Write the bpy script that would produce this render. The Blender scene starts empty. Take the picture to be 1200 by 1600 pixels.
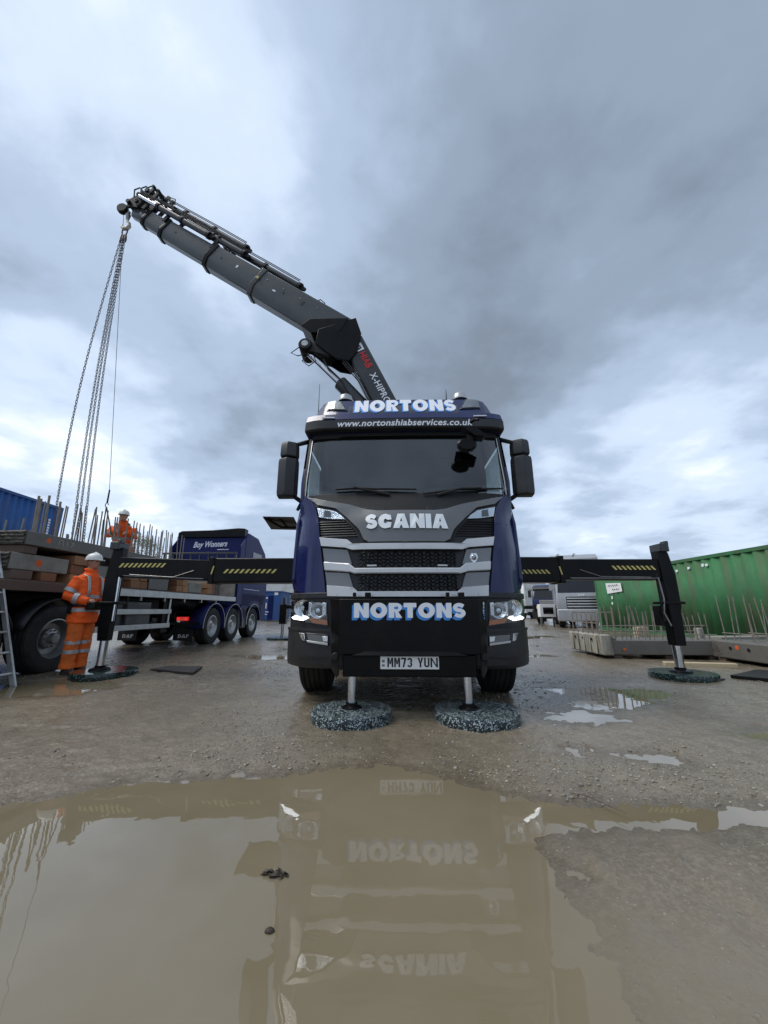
import bpy, bmesh, math, random
import numpy as np
from mathutils import Vector, Matrix, Euler, noise as mnoise

R = math.radians
scene = bpy.context.scene
C = scene.collection
random.seed(7)

# ------------------------------------------------------------------ camera
cam_data = bpy.data.cameras.new('camera')
cam = bpy.data.objects.new('camera', cam_data)
C.objects.link(cam)
cam_data.sensor_fit = 'HORIZONTAL'
cam_data.sensor_width = 36.0
cam_data.lens = 18.0
cam_data.clip_start = 0.05
cam_data.clip_end = 3000
cam.location = (0, 0, 0.94)
cam.rotation_euler = (R(90) + math.atan(153 / 600), 0, 0)
scene.camera = cam

# ------------------------------------------------------------------ sky, sun, exposure
SUN_EL, SUN_AZ = R(58), R(266)     # azimuth measured clockwise from +Y
world = bpy.data.worlds.new('World')
scene.world = world
world.use_nodes = True
wt = world.node_tree
for n in list(wt.nodes):
    wt.nodes.remove(n)
def wn(kind, **kw):
    n = wt.nodes.new(kind)
    for k, v in kw.items():
        setattr(n, k, v)
    return n
def wl(a, b):
    wt.links.new(a, b)
def wmath(op, a, b=None, c=None, clamp=False):
    n = wn('ShaderNodeMath', operation=op)
    n.use_clamp = clamp
    for i, v in enumerate((a, b, c)):
        if v is None:
            continue
        if isinstance(v, (int, float)):
            n.inputs[i].default_value = v
        else:
            wl(v, n.inputs[i])
    return n.outputs[0]
wo = wn('ShaderNodeOutputWorld')
bg = wn('ShaderNodeBackground')
bg.inputs['Strength'].default_value = 0.1
wl(bg.outputs[0], wo.inputs[0])
tc = wn('ShaderNodeTexCoord')
sky = wn('ShaderNodeTexSky', sky_type='NISHITA')
sky.sun_disc = False
sky.sun_elevation = SUN_EL
sky.sun_rotation = SUN_AZ
sky.air_density = 1.2
sky.dust_density = 2.0
sep = wn('ShaderNodeSeparateXYZ')
wl(tc.outputs['Generated'], sep.inputs[0])
zz = wmath('MAXIMUM', sep.outputs[2], 0.0)
den = wmath('ADD', zz, 0.16)
pu = wmath('DIVIDE', sep.outputs[0], den)
pv = wmath('DIVIDE', sep.outputs[1], den)
comb = wn('ShaderNodeCombineXYZ')
wl(pu, comb.inputs[0]); wl(pv, comb.inputs[1])
def wnoise(scale, detail, rough, dist, off):
    mp = wn('ShaderNodeMapping')
    mp.inputs['Location'].default_value = off
    wl(comb.outputs[0], mp.inputs[0])
    n = wn('ShaderNodeTexNoise')
    n.inputs['Scale'].default_value = scale
    n.inputs['Detail'].default_value = detail
    n.inputs['Roughness'].default_value = rough
    n.inputs['Distortion'].default_value = dist
    wl(mp.outputs[0], n.inputs['Vector'])
    return n.outputs[0]
def cloud_lobe(d, width, gain):
    # a bank of cloud seen in this direction: soft lobe of the dot product
    v = Vector(d).normalized()
    n = wn('ShaderNodeVectorMath', operation='DOT_PRODUCT')
    wl(tc.outputs['Generated'], n.inputs[0])
    n.inputs[1].default_value = v
    a = wmath('SUBTRACT', n.outputs['Value'], math.cos(R(width)))
    a = wmath('DIVIDE', a, 1 - math.cos(R(width)))
    a = wmath('MAXIMUM', a, 0.0)
    a = wmath('SMOOTH_MIN', a, 1.0, 0.2)
    return wmath('MULTIPLY', a, gain)
big = wnoise(0.75, 2.0, 0.45, 0.1, (3.1, 1.7, 0.4))
mid = wnoise(1.5, 5.0, 0.5, 0.1, (9.3, 4.2, 2.0))
fine = wnoise(4.5, 7.0, 0.55, 0.1, (0.3, 7.7, 5.0))
val = wmath('MULTIPLY', wmath('SUBTRACT', big, 0.5), 0.9)
val = wmath('MULTIPLY_ADD', wmath('SUBTRACT', mid, 0.5), 0.75, val)
val = wmath('MULTIPLY_ADD', wmath('SUBTRACT', fine, 0.5), 0.46, val)
LOBES = [   # direction, half width in degrees, brightness change
    ((0.30, 0.62, 0.72), 30, -0.20), ((0.12, 0.80, 0.55), 20, -0.16), ((-0.28, 0.90, 0.33), 15, -0.16),
    ((-0.42, 0.80, 0.55), 20, 0.06), ((-0.75, 0.72, 0.30), 17, 0.19), ((-0.62, 0.75, 0.42), 14, 0.10),
    ((-0.48, 0.90, 0.20), 15, 0.14), ((0.62, 0.84, 0.36), 17, 0.30), ((0.80, 0.86, 0.22), 13, 0.12),
    ((0.34, 0.92, 0.36), 9, 0.14), ((-0.50, 0.50, 0.85), 26, 0.12), ((0.60, 0.92, 0.17), 9, -0.16), ((0.5, 0.95, 0.1), 12, 0.10),
]
for d, w, g in LOBES:
    val = wmath('ADD', val, cloud_lobe(d, w, g))
# paler air low over the horizon
hz = wmath('POWER', wmath('SUBTRACT', 1.0, zz, clamp=True), 9.0)
val = wmath('MULTIPLY_ADD', hz, 0.16, val)
val = wmath('ADD', val, 0.46)
ramp = wn('ShaderNodeValToRGB')
ramp.color_ramp.interpolation = 'EASE'
els = ramp.color_ramp.elements
els[0].position = 0.0; els[0].color = (1.45, 1.76, 2.22, 1)
els[1].position = 1.0; els[1].color = (7.6, 8.0, 8.6, 1)
for p, c in ((0.25, (2.0, 2.5, 3.2, 1)), (0.50, (3.0, 3.72, 4.85, 1)), (0.72, (4.5, 5.3, 6.5, 1))):
    e = els.new(p); e.color = c
wl(val, ramp.inputs[0])
mix = wn('ShaderNodeMixRGB')
mix.inputs[0].default_value = 0.93           # nearly closed cloud cover, clear sky glowing through
wl(sky.outputs[0], mix.inputs[1])
wl(ramp.outputs[0], mix.inputs[2])
wl(mix.outputs[0], bg.inputs['Color'])

sun_data = bpy.data.lights.new('sun', 'SUN')
sun_data.energy = 1.5
sun_data.angle = R(35)
sun_data.color = (1.0, 0.96, 0.9)
sun = bpy.data.objects.new('sun', sun_data)
C.objects.link(sun)
sd = Vector((math.sin(SUN_AZ) * math.cos(SUN_EL), math.cos(SUN_AZ) * math.cos(SUN_EL), math.sin(SUN_EL)))
sun.rotation_euler = sd.to_track_quat('Z', 'Y').to_euler()
sun.location = sd * 40

vs = scene.view_settings
vs.view_transform = 'Standard'
vs.look = 'None'
vs.exposure = 0.7
vs.gamma = 1.0
vs.use_curve_mapping = False

# ------------------------------------------------------------------ materials
def mat(name, col, rough=0.5, metal=0.0, var=0.0, vscale=4.0, bump=0.0, bscale=40.0, coat=0.0,
        rvar=0.0, dirt=None, dscale=2.0, damount=0.5, dsharp=0.12, ior=1.45, emit=None, estr=0.0, dstretch=None):
    """principled material with noise colour change, grime patches and fine relief"""
    m = bpy.data.materials.new(name)
    m.use_nodes = True
    nt = m.node_tree
    b = nt.nodes['Principled BSDF']
    col4 = tuple(col) + (1,)
    b.inputs['Base Color'].default_value = col4
    b.inputs['Roughness'].default_value = rough
    b.inputs['Metallic'].default_value = metal
    b.inputs['IOR'].default_value = ior
    if coat:
        b.inputs['Coat Weight'].default_value = coat
        b.inputs['Coat Roughness'].default_value = 0.04
    if emit:
        b.inputs['Emission Color'].default_value = tuple(emit) + (1,)
        b.inputs['Emission Strength'].default_value = estr
    t = nt.nodes.new('ShaderNodeTexCoord')
    def nz(scale, detail=6, rg=0.6):
        n = nt.nodes.new('ShaderNodeTexNoise')
        n.inputs['Scale'].default_value = scale
        n.inputs['Detail'].default_value = detail
        n.inputs['Roughness'].default_value = rg
        nt.links.new(t.outputs['Object'], n.inputs['Vector'])
        return n.outputs[0]
    src = None
    if var:
        mr = nt.nodes.new('ShaderNodeMapRange')
        mr.inputs['From Min'].default_value = 0.25; mr.inputs['From Max'].default_value = 0.75
        mr.inputs['To Min'].default_value = 1 - var; mr.inputs['To Max'].default_value = 1 + var
        nt.links.new(nz(vscale), mr.inputs[0])
        mx = nt.nodes.new('ShaderNodeVectorMath'); mx.operation = 'SCALE'
        mx.inputs[0].default_value = col
        nt.links.new(mr.outputs[0], mx.inputs['Scale'])
        src = mx.outputs[0]
    if dirt:
        mr = nt.nodes.new('ShaderNodeMapRange')
        mr.interpolation_type = 'SMOOTHSTEP'
        mr.inputs['From Min'].default_value = 0.55 - dsharp; mr.inputs['From Max'].default_value = 0.55 + dsharp
        mr.inputs['To Max'].default_value = damount
        dn = nz(dscale, 8, 0.65)
        if dstretch:
            mpd = nt.nodes.new('ShaderNodeMapping'); mpd.inputs['Scale'].default_value = dstretch
            nt.links.new(t.outputs['Object'], mpd.inputs[0]); nt.links.new(mpd.outputs[0], dn.node.inputs['Vector'])
        nt.links.new(dn, mr.inputs[0])
        mx = nt.nodes.new('ShaderNodeMixRGB')
        nt.links.new(mr.outputs[0], mx.inputs[0])
        if src: nt.links.new(src, mx.inputs[1])
        else: mx.inputs[1].default_value = col4
        mx.inputs[2].default_value = tuple(dirt) + (1,)
        src = mx.outputs[0]
    if src:
        nt.links.new(src, b.inputs['Base Color'])
    if rvar:
        mr = nt.nodes.new('ShaderNodeMapRange')
        mr.inputs['From Min'].default_value = 0.3; mr.inputs['From Max'].default_value = 0.7
        mr.inputs['To Min'].default_value = max(0.02, rough - rvar); mr.inputs['To Max'].default_value = min(1, rough + rvar)
        nt.links.new(nz(vscale * 2.3), mr.inputs[0])
        nt.links.new(mr.outputs[0], b.inputs['Roughness'])
    if bump:
        bp = nt.nodes.new('ShaderNodeBump')
        bp.inputs['Strength'].default_value = 1.0
        bp.inputs['Distance'].default_value = bump
        nt.links.new(nz(bscale, 4), bp.inputs['Height'])
        nt.links.new(bp.outputs[0], b.inputs['Normal'])
    return m

M = {}
M['navy'] = mat('navy_paint', (0.0045, 0.0090, 0.070), 0.26, var=0.06, vscale=3, coat=0.45, ior=1.35, dirt=(0.06, 0.06, 0.07), dscale=3, damount=0.08)
M['navy2'] = mat('navy_satin_paint', (0.014, 0.020, 0.105), 0.45, ior=1.25, var=0.08, dirt=(0.06, 0.06, 0.07), dscale=2, damount=0.12)
M['greypaint'] = mat('grey_paint', (0.115, 0.118, 0.120), 0.32, metal=0.35, coat=0.8, dirt=(0.2, 0.18, 0.15), dscale=4, damount=0.10)
M['silver'] = mat('silver_paint', (0.52, 0.53, 0.54), 0.30, metal=0.25, coat=0.7, dirt=(0.25, 0.22, 0.18), dscale=5, damount=0.15)
M['earpaint'] = mat('grille_side_paint', (0.15, 0.155, 0.16), 0.3, metal=0.4, coat=0.7)
M['blackplastic'] = mat('black_plastic', (0.012, 0.0125, 0.014), 0.45, bump=0.0004, bscale=400, dirt=(0.06, 0.055, 0.05), dscale=5, damount=0.25)
M['bumper'] = mat('charcoal_bumper', (0.020, 0.021, 0.024), 0.42, bump=0.0004, bscale=500, dirt=(0.10, 0.09, 0.07), dscale=3.5, damount=0.18)
M['gloss'] = mat('gloss_black', (0.006, 0.006, 0.007), 0.12, coat=0.6)
M['steelblack'] = mat('black_painted_steel', (0.0035, 0.0035, 0.004), 0.33, ior=1.25, var=0.2, dirt=(0.04, 0.036, 0.03), dscale=2.5, damount=0.12, bump=0.0006, bscale=60)
M['grille'] = mat('black_grille', (0.010, 0.010, 0.011), 0.35)
M['rubber'] = mat('tyre_rubber', (0.011, 0.011, 0.011), 0.75, var=0.2, dirt=(0.07, 0.06, 0.048), dscale=6, damount=0.3, bump=0.002, bscale=50)
M['chrome'] = mat('chrome_rod', (0.62, 0.63, 0.65), 0.13, metal=1.0, rvar=0.06)
M['steel'] = mat('dull_steel', (0.28, 0.28, 0.28), 0.42, metal=0.8, var=0.15, dirt=(0.12, 0.09, 0.06), dscale=7, damount=0.4)
M['boomgrey'] = mat('boom_grey_paint', (0.046, 0.052, 0.057), 0.38, var=0.12, vscale=2, coat=0.25, dirt=(0.12, 0.11, 0.10), dscale=3, damount=0.18, bump=0.0008, bscale=20)
M['boomdark'] = mat('boom_dark_paint', (0.026, 0.029, 0.032), 0.4, var=0.12, coat=0.2, dirt=(0.09, 0.08, 0.07), dscale=3, damount=0.2)
M['badge'] = mat('bright_badge_silver', (0.78, 0.80, 0.80), 0.35, metal=0.3)
M['white'] = mat('white_vinyl', (0.78, 0.80, 0.84), 0.4)
M['blue'] = mat('blue_vinyl', (0.05, 0.24, 0.62), 0.4)
M['red'] = mat('red_vinyl', (0.60, 0.02, 0.02), 0.4)
M['yellow'] = mat('hazard_yellow', (0.58, 0.50, 0.16), 0.5)
M['black'] = mat('matt_black', (0.006, 0.006, 0.006), 0.6)
M['seat'] = mat('dark_fabric', (0.09, 0.09, 0.095), 0.85)
M['dash'] = mat('dashboard_grey', (0.20, 0.21, 0.22), 0.7)
M['amber'] = mat('amber_lens', (0.55, 0.14, 0.015), 0.2, coat=0.6)
M['redlens'] = mat('red_lens', (0.45, 0.01, 0.01), 0.2, coat=0.6, emit=(1, 0.03, 0.02), estr=0.25)
M['redlit'] = mat('red_tail_light', (0.5, 0.01, 0.01), 0.2, emit=(1, 0.05, 0.04), estr=0.4)
M['drl'] = mat('daytime_light', (0.9, 0.9, 0.9), 0.3, emit=(0.95, 0.98, 1.0), estr=2.6)
M['reflector'] = mat('lamp_reflector', (0.72, 0.74, 0.76), 0.12, metal=1.0, bump=0.004, bscale=90)
M['alu'] = mat('aluminium', (0.50, 0.51, 0.50), 0.38, metal=0.7, var=0.12, dirt=(0.2, 0.18, 0.15), dscale=8, damount=0.35)
M['plate'] = mat('plate_white', (0.80, 0.80, 0.78), 0.35)
M['mirror'] = mat('mirror_glass', (0.8, 0.8, 0.82), 0.02, metal=1.0)

def glass_mat(name, tint, alpha_rough=0.0):
    m = bpy.data.materials.new(name)
    m.use_nodes = True
    nt = m.node_tree
    for n in list(nt.nodes): nt.nodes.remove(n)
    o = nt.nodes.new('ShaderNodeOutputMaterial')
    tr = nt.nodes.new('ShaderNodeBsdfTransparent'); tr.inputs[0].default_value = tuple(tint) + (1,)
    gl = nt.nodes.new('ShaderNodeBsdfGlossy'); gl.inputs['Roughness'].default_value = 0.015 + alpha_rough
    fr = nt.nodes.new('ShaderNodeFresnel'); fr.inputs['IOR'].default_value = 1.52
    mr = nt.nodes.new('ShaderNodeMath'); mr.operation = 'MULTIPLY_ADD'
    mr.inputs[1].default_value = 1.9; mr.inputs[2].default_value = 0.045
    mx = nt.nodes.new('ShaderNodeMixShader')
    ge = nt.nodes.new('ShaderNodeNewGeometry')          # the pane reflects on its outer face only
    inv = nt.nodes.new('ShaderNodeMath'); inv.operation = 'SUBTRACT'; inv.inputs[0].default_value = 1.0
    nt.links.new(ge.outputs['Backfacing'], inv.inputs[1])
    mu = nt.nodes.new('ShaderNodeMath'); mu.operation = 'MULTIPLY'
    nt.links.new(fr.outputs[0], mr.inputs[0]); nt.links.new(mr.outputs[0], mu.inputs[0]); nt.links.new(inv.outputs[0], mu.inputs[1])
    nt.links.new(mu.outputs[0], mx.inputs[0])
    nt.links.new(tr.outputs[0], mx.inputs[1]); nt.links.new(gl.outputs[0], mx.inputs[2])
    nt.links.new(mx.outputs[0], o.inputs[0])
    return m
M['glass'] = glass_mat('windscreen_glass', (0.72, 0.77, 0.76))
M['lens'] = glass_mat('lamp_lens', (0.92, 0.94, 0.95))

# ------------------------------------------------------------------ mesh helpers
def tag(o, label=None, cat=None, group=None, kind=None):
    if label: o['label'] = label
    if cat: o['category'] = cat
    if group: o['group'] = group
    if kind: o['kind'] = kind
    return o
def link(o, parent=None):
    C.objects.link(o)
    if parent is not None:
        o.parent = parent
    return o
def thing(name, label, cat, loc=(0, 0, 0), rz=0.0, group=None):
    o = bpy.data.objects.new(name, None)
    o.empty_display_size = 0.2
    link(o)
    o.location = loc
    o.rotation_euler = (0, 0, rz)
    return tag(o, label, cat, group)
def copy_tree(o, parent=None):
    c = o.copy()
    C.objects.link(c)
    c.parent = parent
    for ch in list(o.children):
        copy_tree(ch, c)
    return c

class MB:
    """collects simple shapes; build() links them as ONE mesh object"""
    def __init__(s):
        s.v = []; s.f = []
    def add(s, vs, fs):
        k = len(s.v)
        s.v += [tuple(p) for p in vs]
        s.f += [tuple(i + k for i in f) for f in fs]
        return s
    def box(s, c, size, rot=None):
        x, y, z = (d / 2 for d in size)
        vs = [Vector(p) for p in ((-x, -y, -z), (x, -y, -z), (x, y, -z), (-x, y, -z), (-x, -y, z), (x, -y, z), (x, y, z), (-x, y, z))]
        if rot is not None:
            m = rot if isinstance(rot, Matrix) else Euler(rot).to_matrix()
            vs = [m @ p for p in vs]
        c = Vector(c)
        return s.add([p + c for p in vs], [(0, 3, 2, 1), (4, 5, 6, 7), (0, 1, 5, 4), (1, 2, 6, 5), (2, 3, 7, 6), (3, 0, 4, 7)])
    def bb(s, a, b):
        return s.box([(p + q) / 2 for p, q in zip(a, b)], [abs(q - p) for p, q in zip(a, b)])
    def prism(s, poly, vec, fn=None):
        """poly: 3D points (or 2D with fn), extruded along vec"""
        p = [Vector(fn(*q)) if fn else Vector(q) for q in poly]
        n = len(p); vec = Vector(vec)
        fs = [tuple(range(n))[::-1], tuple(range(n, 2 * n))]
        fs += [(i, (i + 1) % n, n + (i + 1) % n, n + i) for i in range(n)]
        return s.add(p + [q + vec for q in p], fs)
    def tube(s, pts, r, n=8, cap=True, closed=False):
        pts = [Vector(p) for p in pts]
        m = len(pts)
        rs = r if isinstance(r, (list, tuple)) else [r] * m
        vs = []; fs = []; prev = None
        for i in range(m):
            if closed:
                t = pts[(i + 1) % m] - pts[i - 1]
            else:
                t = pts[min(i + 1, m - 1)] - pts[max(i - 1, 0)]
            t.normalize()
            if prev is None:
                a = t.orthogonal().normalized()
            else:
                a = prev - t * prev.dot(t)
                if a.length < 1e-6: a = t.orthogonal()
                a.normalize()
            prev = a
            b = t.cross(a)
            for k in range(n):
                an = 2 * math.pi * k / n
                vs.append(pts[i] + (a * math.cos(an) + b * math.sin(an)) * rs[i])
        for i in range(m if closed else m - 1):
            j = (i + 1) % m
            for k in range(n):
                fs.append((i * n + k, i * n + (k + 1) % n, j * n + (k + 1) % n, j * n + k))
        if cap and not closed:
            fs.append(tuple(range(n))[::-1]); fs.append(tuple((m - 1) * n + k for k in range(n)))
        return s.add(vs, fs)
    def cyl(s, a, b, r, n=16, r2=None):
        return s.tube([a, b], [r, r if r2 is None else r2], n)
    def lathe(s, prof, origin, axis='Z', n=32):
        """prof: (radius, height) pairs turned round the axis"""
        o = Vector(origin); vs = []; fs = []
        m = len(prof)
        for k in range(n):
            an = 2 * math.pi * k / n
            for r, h in prof:
                p = (r * math.cos(an), r * math.sin(an), h)
                if axis == 'X': p = (h, r * math.cos(an), r * math.sin(an))
                if axis == 'Y': p = (r * math.sin(an), h, r * math.cos(an))
                vs.append(o + Vector(p))
        for k in range(n):
            j = (k + 1) % n
            for i in range(m - 1):
                fs.append((k * m + i, j * m + i, j * m + i + 1, k * m + i + 1))
        return s.add(vs, fs)
    def grid(s, rows):
        nr, nc = len(rows), len(rows[0])
        return s.add([p for r in rows for p in r],
                     [(i * nc + j, i * nc + j + 1, (i + 1) * nc + j + 1, (i + 1) * nc + j) for i in range(nr - 1) for j in range(nc - 1)])
    def mesh(s, name, smooth=35):
        me = bpy.data.meshes.new(name)
        me.from_pydata(s.v, [], s.f)
        me.validate()
        bm = bmesh.new(); bm.from_mesh(me)
        bmesh.ops.remove_doubles(bm, verts=bm.verts, dist=1e-5)
        bmesh.ops.recalc_face_normals(bm, faces=bm.faces)
        bm.to_mesh(me); bm.free()
        if smooth:
            me.shade_smooth()
            me.set_sharp_from_angle(angle=R(smooth))
        return me
    def build(s, name, m, parent=None, bevel=0.0, seg=2, smooth=35, loc=None):
        o = bpy.data.objects.new(name, s.mesh(name, smooth))
        o.data.materials.append(M[m] if isinstance(m, str) else m)
        link(o, parent)
        if loc is not None: o.location = loc
        if bevel:
            b = o.modifiers.new('bevel', 'BEVEL')
            b.width = bevel; b.segments = seg; b.limit_method = 'ANGLE'; b.angle_limit = R(30)
            b.harden_normals = False
        return o

def panel(name, poly, surf, off, th, m, parent, cut=0.1, bevel=0.004, smooth=30):
    """a plate whose outline is poly in front view (x, z), laid off proud of the surface y = surf(x, z)"""
    bm = bmesh.new()
    bm.faces.new([bm.verts.new((x, 0, z)) for x, z in poly])
    for ax in (0, 2):
        lo = min(p[0 if ax == 0 else 1] for p in poly); hi = max(p[0 if ax == 0 else 1] for p in poly)
        step = cut if ax == 0 else cut * 1.6
        k = math.ceil(lo / step)
        while k * step < hi:
            co = [0, 0, 0]; co[ax] = k * step
            no = [0, 0, 0]; no[ax] = 1
            bmesh.ops.bisect_plane(bm, geom=bm.verts[:] + bm.edges[:] + bm.faces[:], plane_co=co, plane_no=no)
            k += 1
    bmesh.ops.triangulate(bm, faces=[f for f in bm.faces if len(f.verts) > 4])
    for v in bm.verts:
        v.co.y = surf(v.co.x, v.co.z) - off
    ret = bmesh.ops.extrude_face_region(bm, geom=bm.faces[:])
    for g in ret['geom']:
        if isinstance(g, bmesh.types.BMVert):
            g.co.y += th
    bmesh.ops.recalc_face_normals(bm, faces=bm.faces)
    me = bpy.data.meshes.new(name)
    bm.to_mesh(me); bm.free()
    me.shade_smooth(); me.set_sharp_from_angle(angle=R(smooth))
    me.materials.append(M[m] if isinstance(m, str) else m)
    o = link(bpy.data.objects.new(name, me), parent)
    if bevel:
        b = o.modifiers.new('bevel', 'BEVEL')
        b.width = bevel; b.segments = 2; b.limit_method = 'ANGLE'; b.angle_limit = R(40)
    return o
def mir(poly):
    return [(-x, z) for x, z in poly][::-1]
def both(half):
    """outline given from the left edge to the centre line along the top, then back along the bottom"""
    return half

tmp_scene = bpy.data.scenes.new('scratch')
def eval_mesh(o):
    tmp_scene.collection.objects.link(o)
    vl = tmp_scene.view_layers[0]
    vl.update()
    dg = vl.depsgraph
    if dg is None:
        with bpy.context.temp_override(scene=tmp_scene, view_layer=vl):
            dg = bpy.context.evaluated_depsgraph_get()
    me = bpy.data.meshes.new_from_object(o.evaluated_get(dg))
    tmp_scene.collection.objects.unlink(o)
    return me
def text_geo(s, bold=0.0, shear=0.0, space=1.0, extrude=0.02, words=1.0):
    cu = bpy.data.curves.new('lettering', 'FONT')
    cu.body = s
    cu.size = 1.0
    cu.offset = bold
    cu.shear = shear
    cu.space_character = space
    cu.space_word = words
    cu.extrude = extrude
    cu.resolution_u = 4
    o = bpy.data.objects.new('lettering', cu)
    me = eval_mesh(o)
    vs = [v.co.copy() for v in me.vertices]
    fs = [tuple(p.vertices) for p in me.polygons]
    bpy.data.objects.remove(o); bpy.data.curves.remove(cu); bpy.data.meshes.remove(me)
    x0 = min(v.x for v in vs); x1 = max(v.x for v in vs); y0 = min(v.y for v in vs); y1 = max(v.y for v in vs)
    return [((v.x - x0) / (x1 - x0), (v.y - y0) / (y1 - y0), (v.z / extrude + 1) / 2) for v in vs], fs
def lettering(name, s, fn, m, parent, **kw):
    """fn(u, v, w): u, v in 0..1 across and up the word, w 0 (back) .. 1 (front)"""
    vs, fs = text_geo(s, **kw)
    b = MB(); b.add([fn(*p) for p in vs], fs)
    return b.build(name, m, parent, smooth=0)
def flat_fn(o, ux, uy, n, th=0.004):
    o, ux, uy, n = Vector(o), Vector(ux), Vector(uy), Vector(n)
    return lambda u, v, w: o + ux * u + uy * v + n * (th * w)

# heavy block capitals drawn as outlines (the built-in face has no bold)
def stroke_poly(path, w):
    p = [Vector((x, y)) for x, y in path]
    n = len(p); L = []; Rr = []
    for i in range(n):
        t = (p[min(i + 1, n - 1)] - p[max(i - 1, 0)]).normalized()
        nn = Vector((-t.y, t.x)) * w / 2
        L.append(p[i] + nn); Rr.append(p[i] - nn)
    return [tuple(q) for q in L + Rr[::-1]]
def arc(cx, cy, rx, ry, a0, a1, n=14):
    return [(cx + rx * math.cos(R(a0 + (a1 - a0) * i / n)), cy + ry * math.sin(R(a0 + (a1 - a0) * i / n))) for i in range(n + 1)]
def glyph(ch, b):
    """outlines of a capital one unit high with stroke width b; returns (advance, outlines)"""
    h = b / 2
    if ch == 'N':
        w = .62 + b * .8
        return w, [[(0, 0), (0, 1), (b * .95, 1), (w - b, b * 1.55), (w - b, 1), (w, 1), (w, 0), (w - b * .95, 0), (b, 1 - b * 1.55), (b, 0)]]
    if ch == 'O':
        w = .74 + b * .75
        return w, [arc(w / 2, .5, w / 2, .52, 0, 345, 23), arc(w / 2, .5, w / 2 - b, .52 - b * .92, 0, 345, 23)]
    if ch == 'R':
        w = .56 + b * .7; m = .40
        return w, [[(0, 0), (0, 1), (w * .55, 1)] + arc(w * .58, .70, w * .40, .30, 80, -70, 10) + [(w * .70, m), (w, 0), (w - b * 1.15, 0), (b + .05, m - .02), (b, m - .02), (b, 0)],
                   [(b, m + b * .62), (b, 1 - b * .85), (w * .55, 1 - b * .85)] + arc(w * .55, (m + 1) / 2 + b * -.1, w * .16, .13, 70, -70, 6) + [(w * .5, m + b * .62)]]
    if ch == 'T':
        w = .50 + b * .75
        return w, [[(0, 1), (w, 1), (w, 1 - b * .95), (w / 2 + h, 1 - b * .95), (w / 2 + h, 0), (w / 2 - h, 0), (w / 2 - h, 1 - b * .95), (0, 1 - b * .95)]]
    if ch == 'S':
        b = b * .80; h = b / 2
        w = .46 + b * 1.0; r = (1 - b) / 4; rx = (w - b) / 2
        path = [(w - h * .9, 1 - h - r * .55)] + arc(w / 2, 1 - h - r, rx, r, 40, 180, 10) + arc(w / 2, 1 - h - r, rx, r, 195, 262, 5) + arc(w / 2, h + r, rx, r, 82, 15, 5) + arc(w / 2, h + r, rx, r, 0, -140, 10) + [(h * .9, h + r * .55)]
        return w, [stroke_poly(path, b)]
    if ch == 'C':
        w = .58 + b * .8
        return w, [stroke_poly([(w - h * .4, .5 + .27)] + arc(w / 2, .5, w / 2 - h, .5 - h, 46, 314, 22) + [(w - h * .4, .5 - .27)], b)]
    if ch == 'A':
        w = .62 + b * 1.0; c = w / 2
        return w, [[(0, 0), (c - b * .62, 1), (c + b * .62, 1), (w, 0), (w - b * 1.1, 0), (w - b * 1.32, b * .62), (b * 1.32, b * .62), (b * 1.1, 0)],
                   [(b * 1.62, b * 1.35), (c, 1 - b * .8), (w - b * 1.62, b * 1.35)]]
    if ch == 'I':
        return b, [[(0, 0), (0, 1), (b, 1), (b, 0)]]
    if ch == 'M':
        w = .60; c = w / 2
        return w, [[(0, 0), (0, 1), (b * 1.2, 1), (c, .55), (w - b * 1.2, 1), (w, 1), (w, 0), (w - b, 0), (w - b, .74), (c + b * .4, .32), (c - b * .4, .32), (b, .74), (b, 0)]]
    if ch == '7':
        w = .52
        return w, [[(0, 1), (w, 1), (w, 1 - b), (w * .45 + h, 0), (w * .45 - h, 0), (w - b * 1.2, 1 - b), (0, 1 - b)]]
    if ch == '3':
        w = .52; r = (1 - b) / 4; rx = w / 2 - h
        return w, [stroke_poly(arc(w / 2, 1 - h - r, rx, r, 165, -80, 12) + arc(w / 2, h + r, rx, r, 80, -165, 12), b)]
    if ch == 'Y':
        w = .56; c = w / 2
        return w, [[(0, 1), (b * 1.1, 1), (c, .58), (w - b * 1.1, 1), (w, 1), (c + h, .42), (c + h, 0), (c - h, 0), (c - h, .42)]]
    if ch == 'U':
        w = .54
        return w, [[(0, 1), (b, 1)] + arc(w / 2, w / 2, w / 2 - b, w / 2 - b, 180, 360, 10) + [(w - b, 1), (w, 1)] + arc(w / 2, w / 2, w / 2, w / 2, 0, -180, 12)]
    if ch == 'D':
        w = .56 + b * .5
        return w, [[(0, 0), (0, 1), (w * .4, 1)] + arc(w * .4, .5, w * .6, .5, 80, -80, 12) + [(w * .4, 0)], [(b, b), (w * .4, b)] + arc(w * .4, .5, w * .6 - b, .5 - b, -80, 80, 10) + [(w * .4, 1 - b), (b, 1 - b)]]
    if ch == 'F':
        w = .5 + b * .4
        return w, [[(0, 0), (0, 1), (w, 1), (w, 1 - b), (b, 1 - b), (b, .56 + h), (w * .85, .56 + h), (w * .85, .56 - h), (b, .56 - h), (b, 0)]]
    return .35, []
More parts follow.
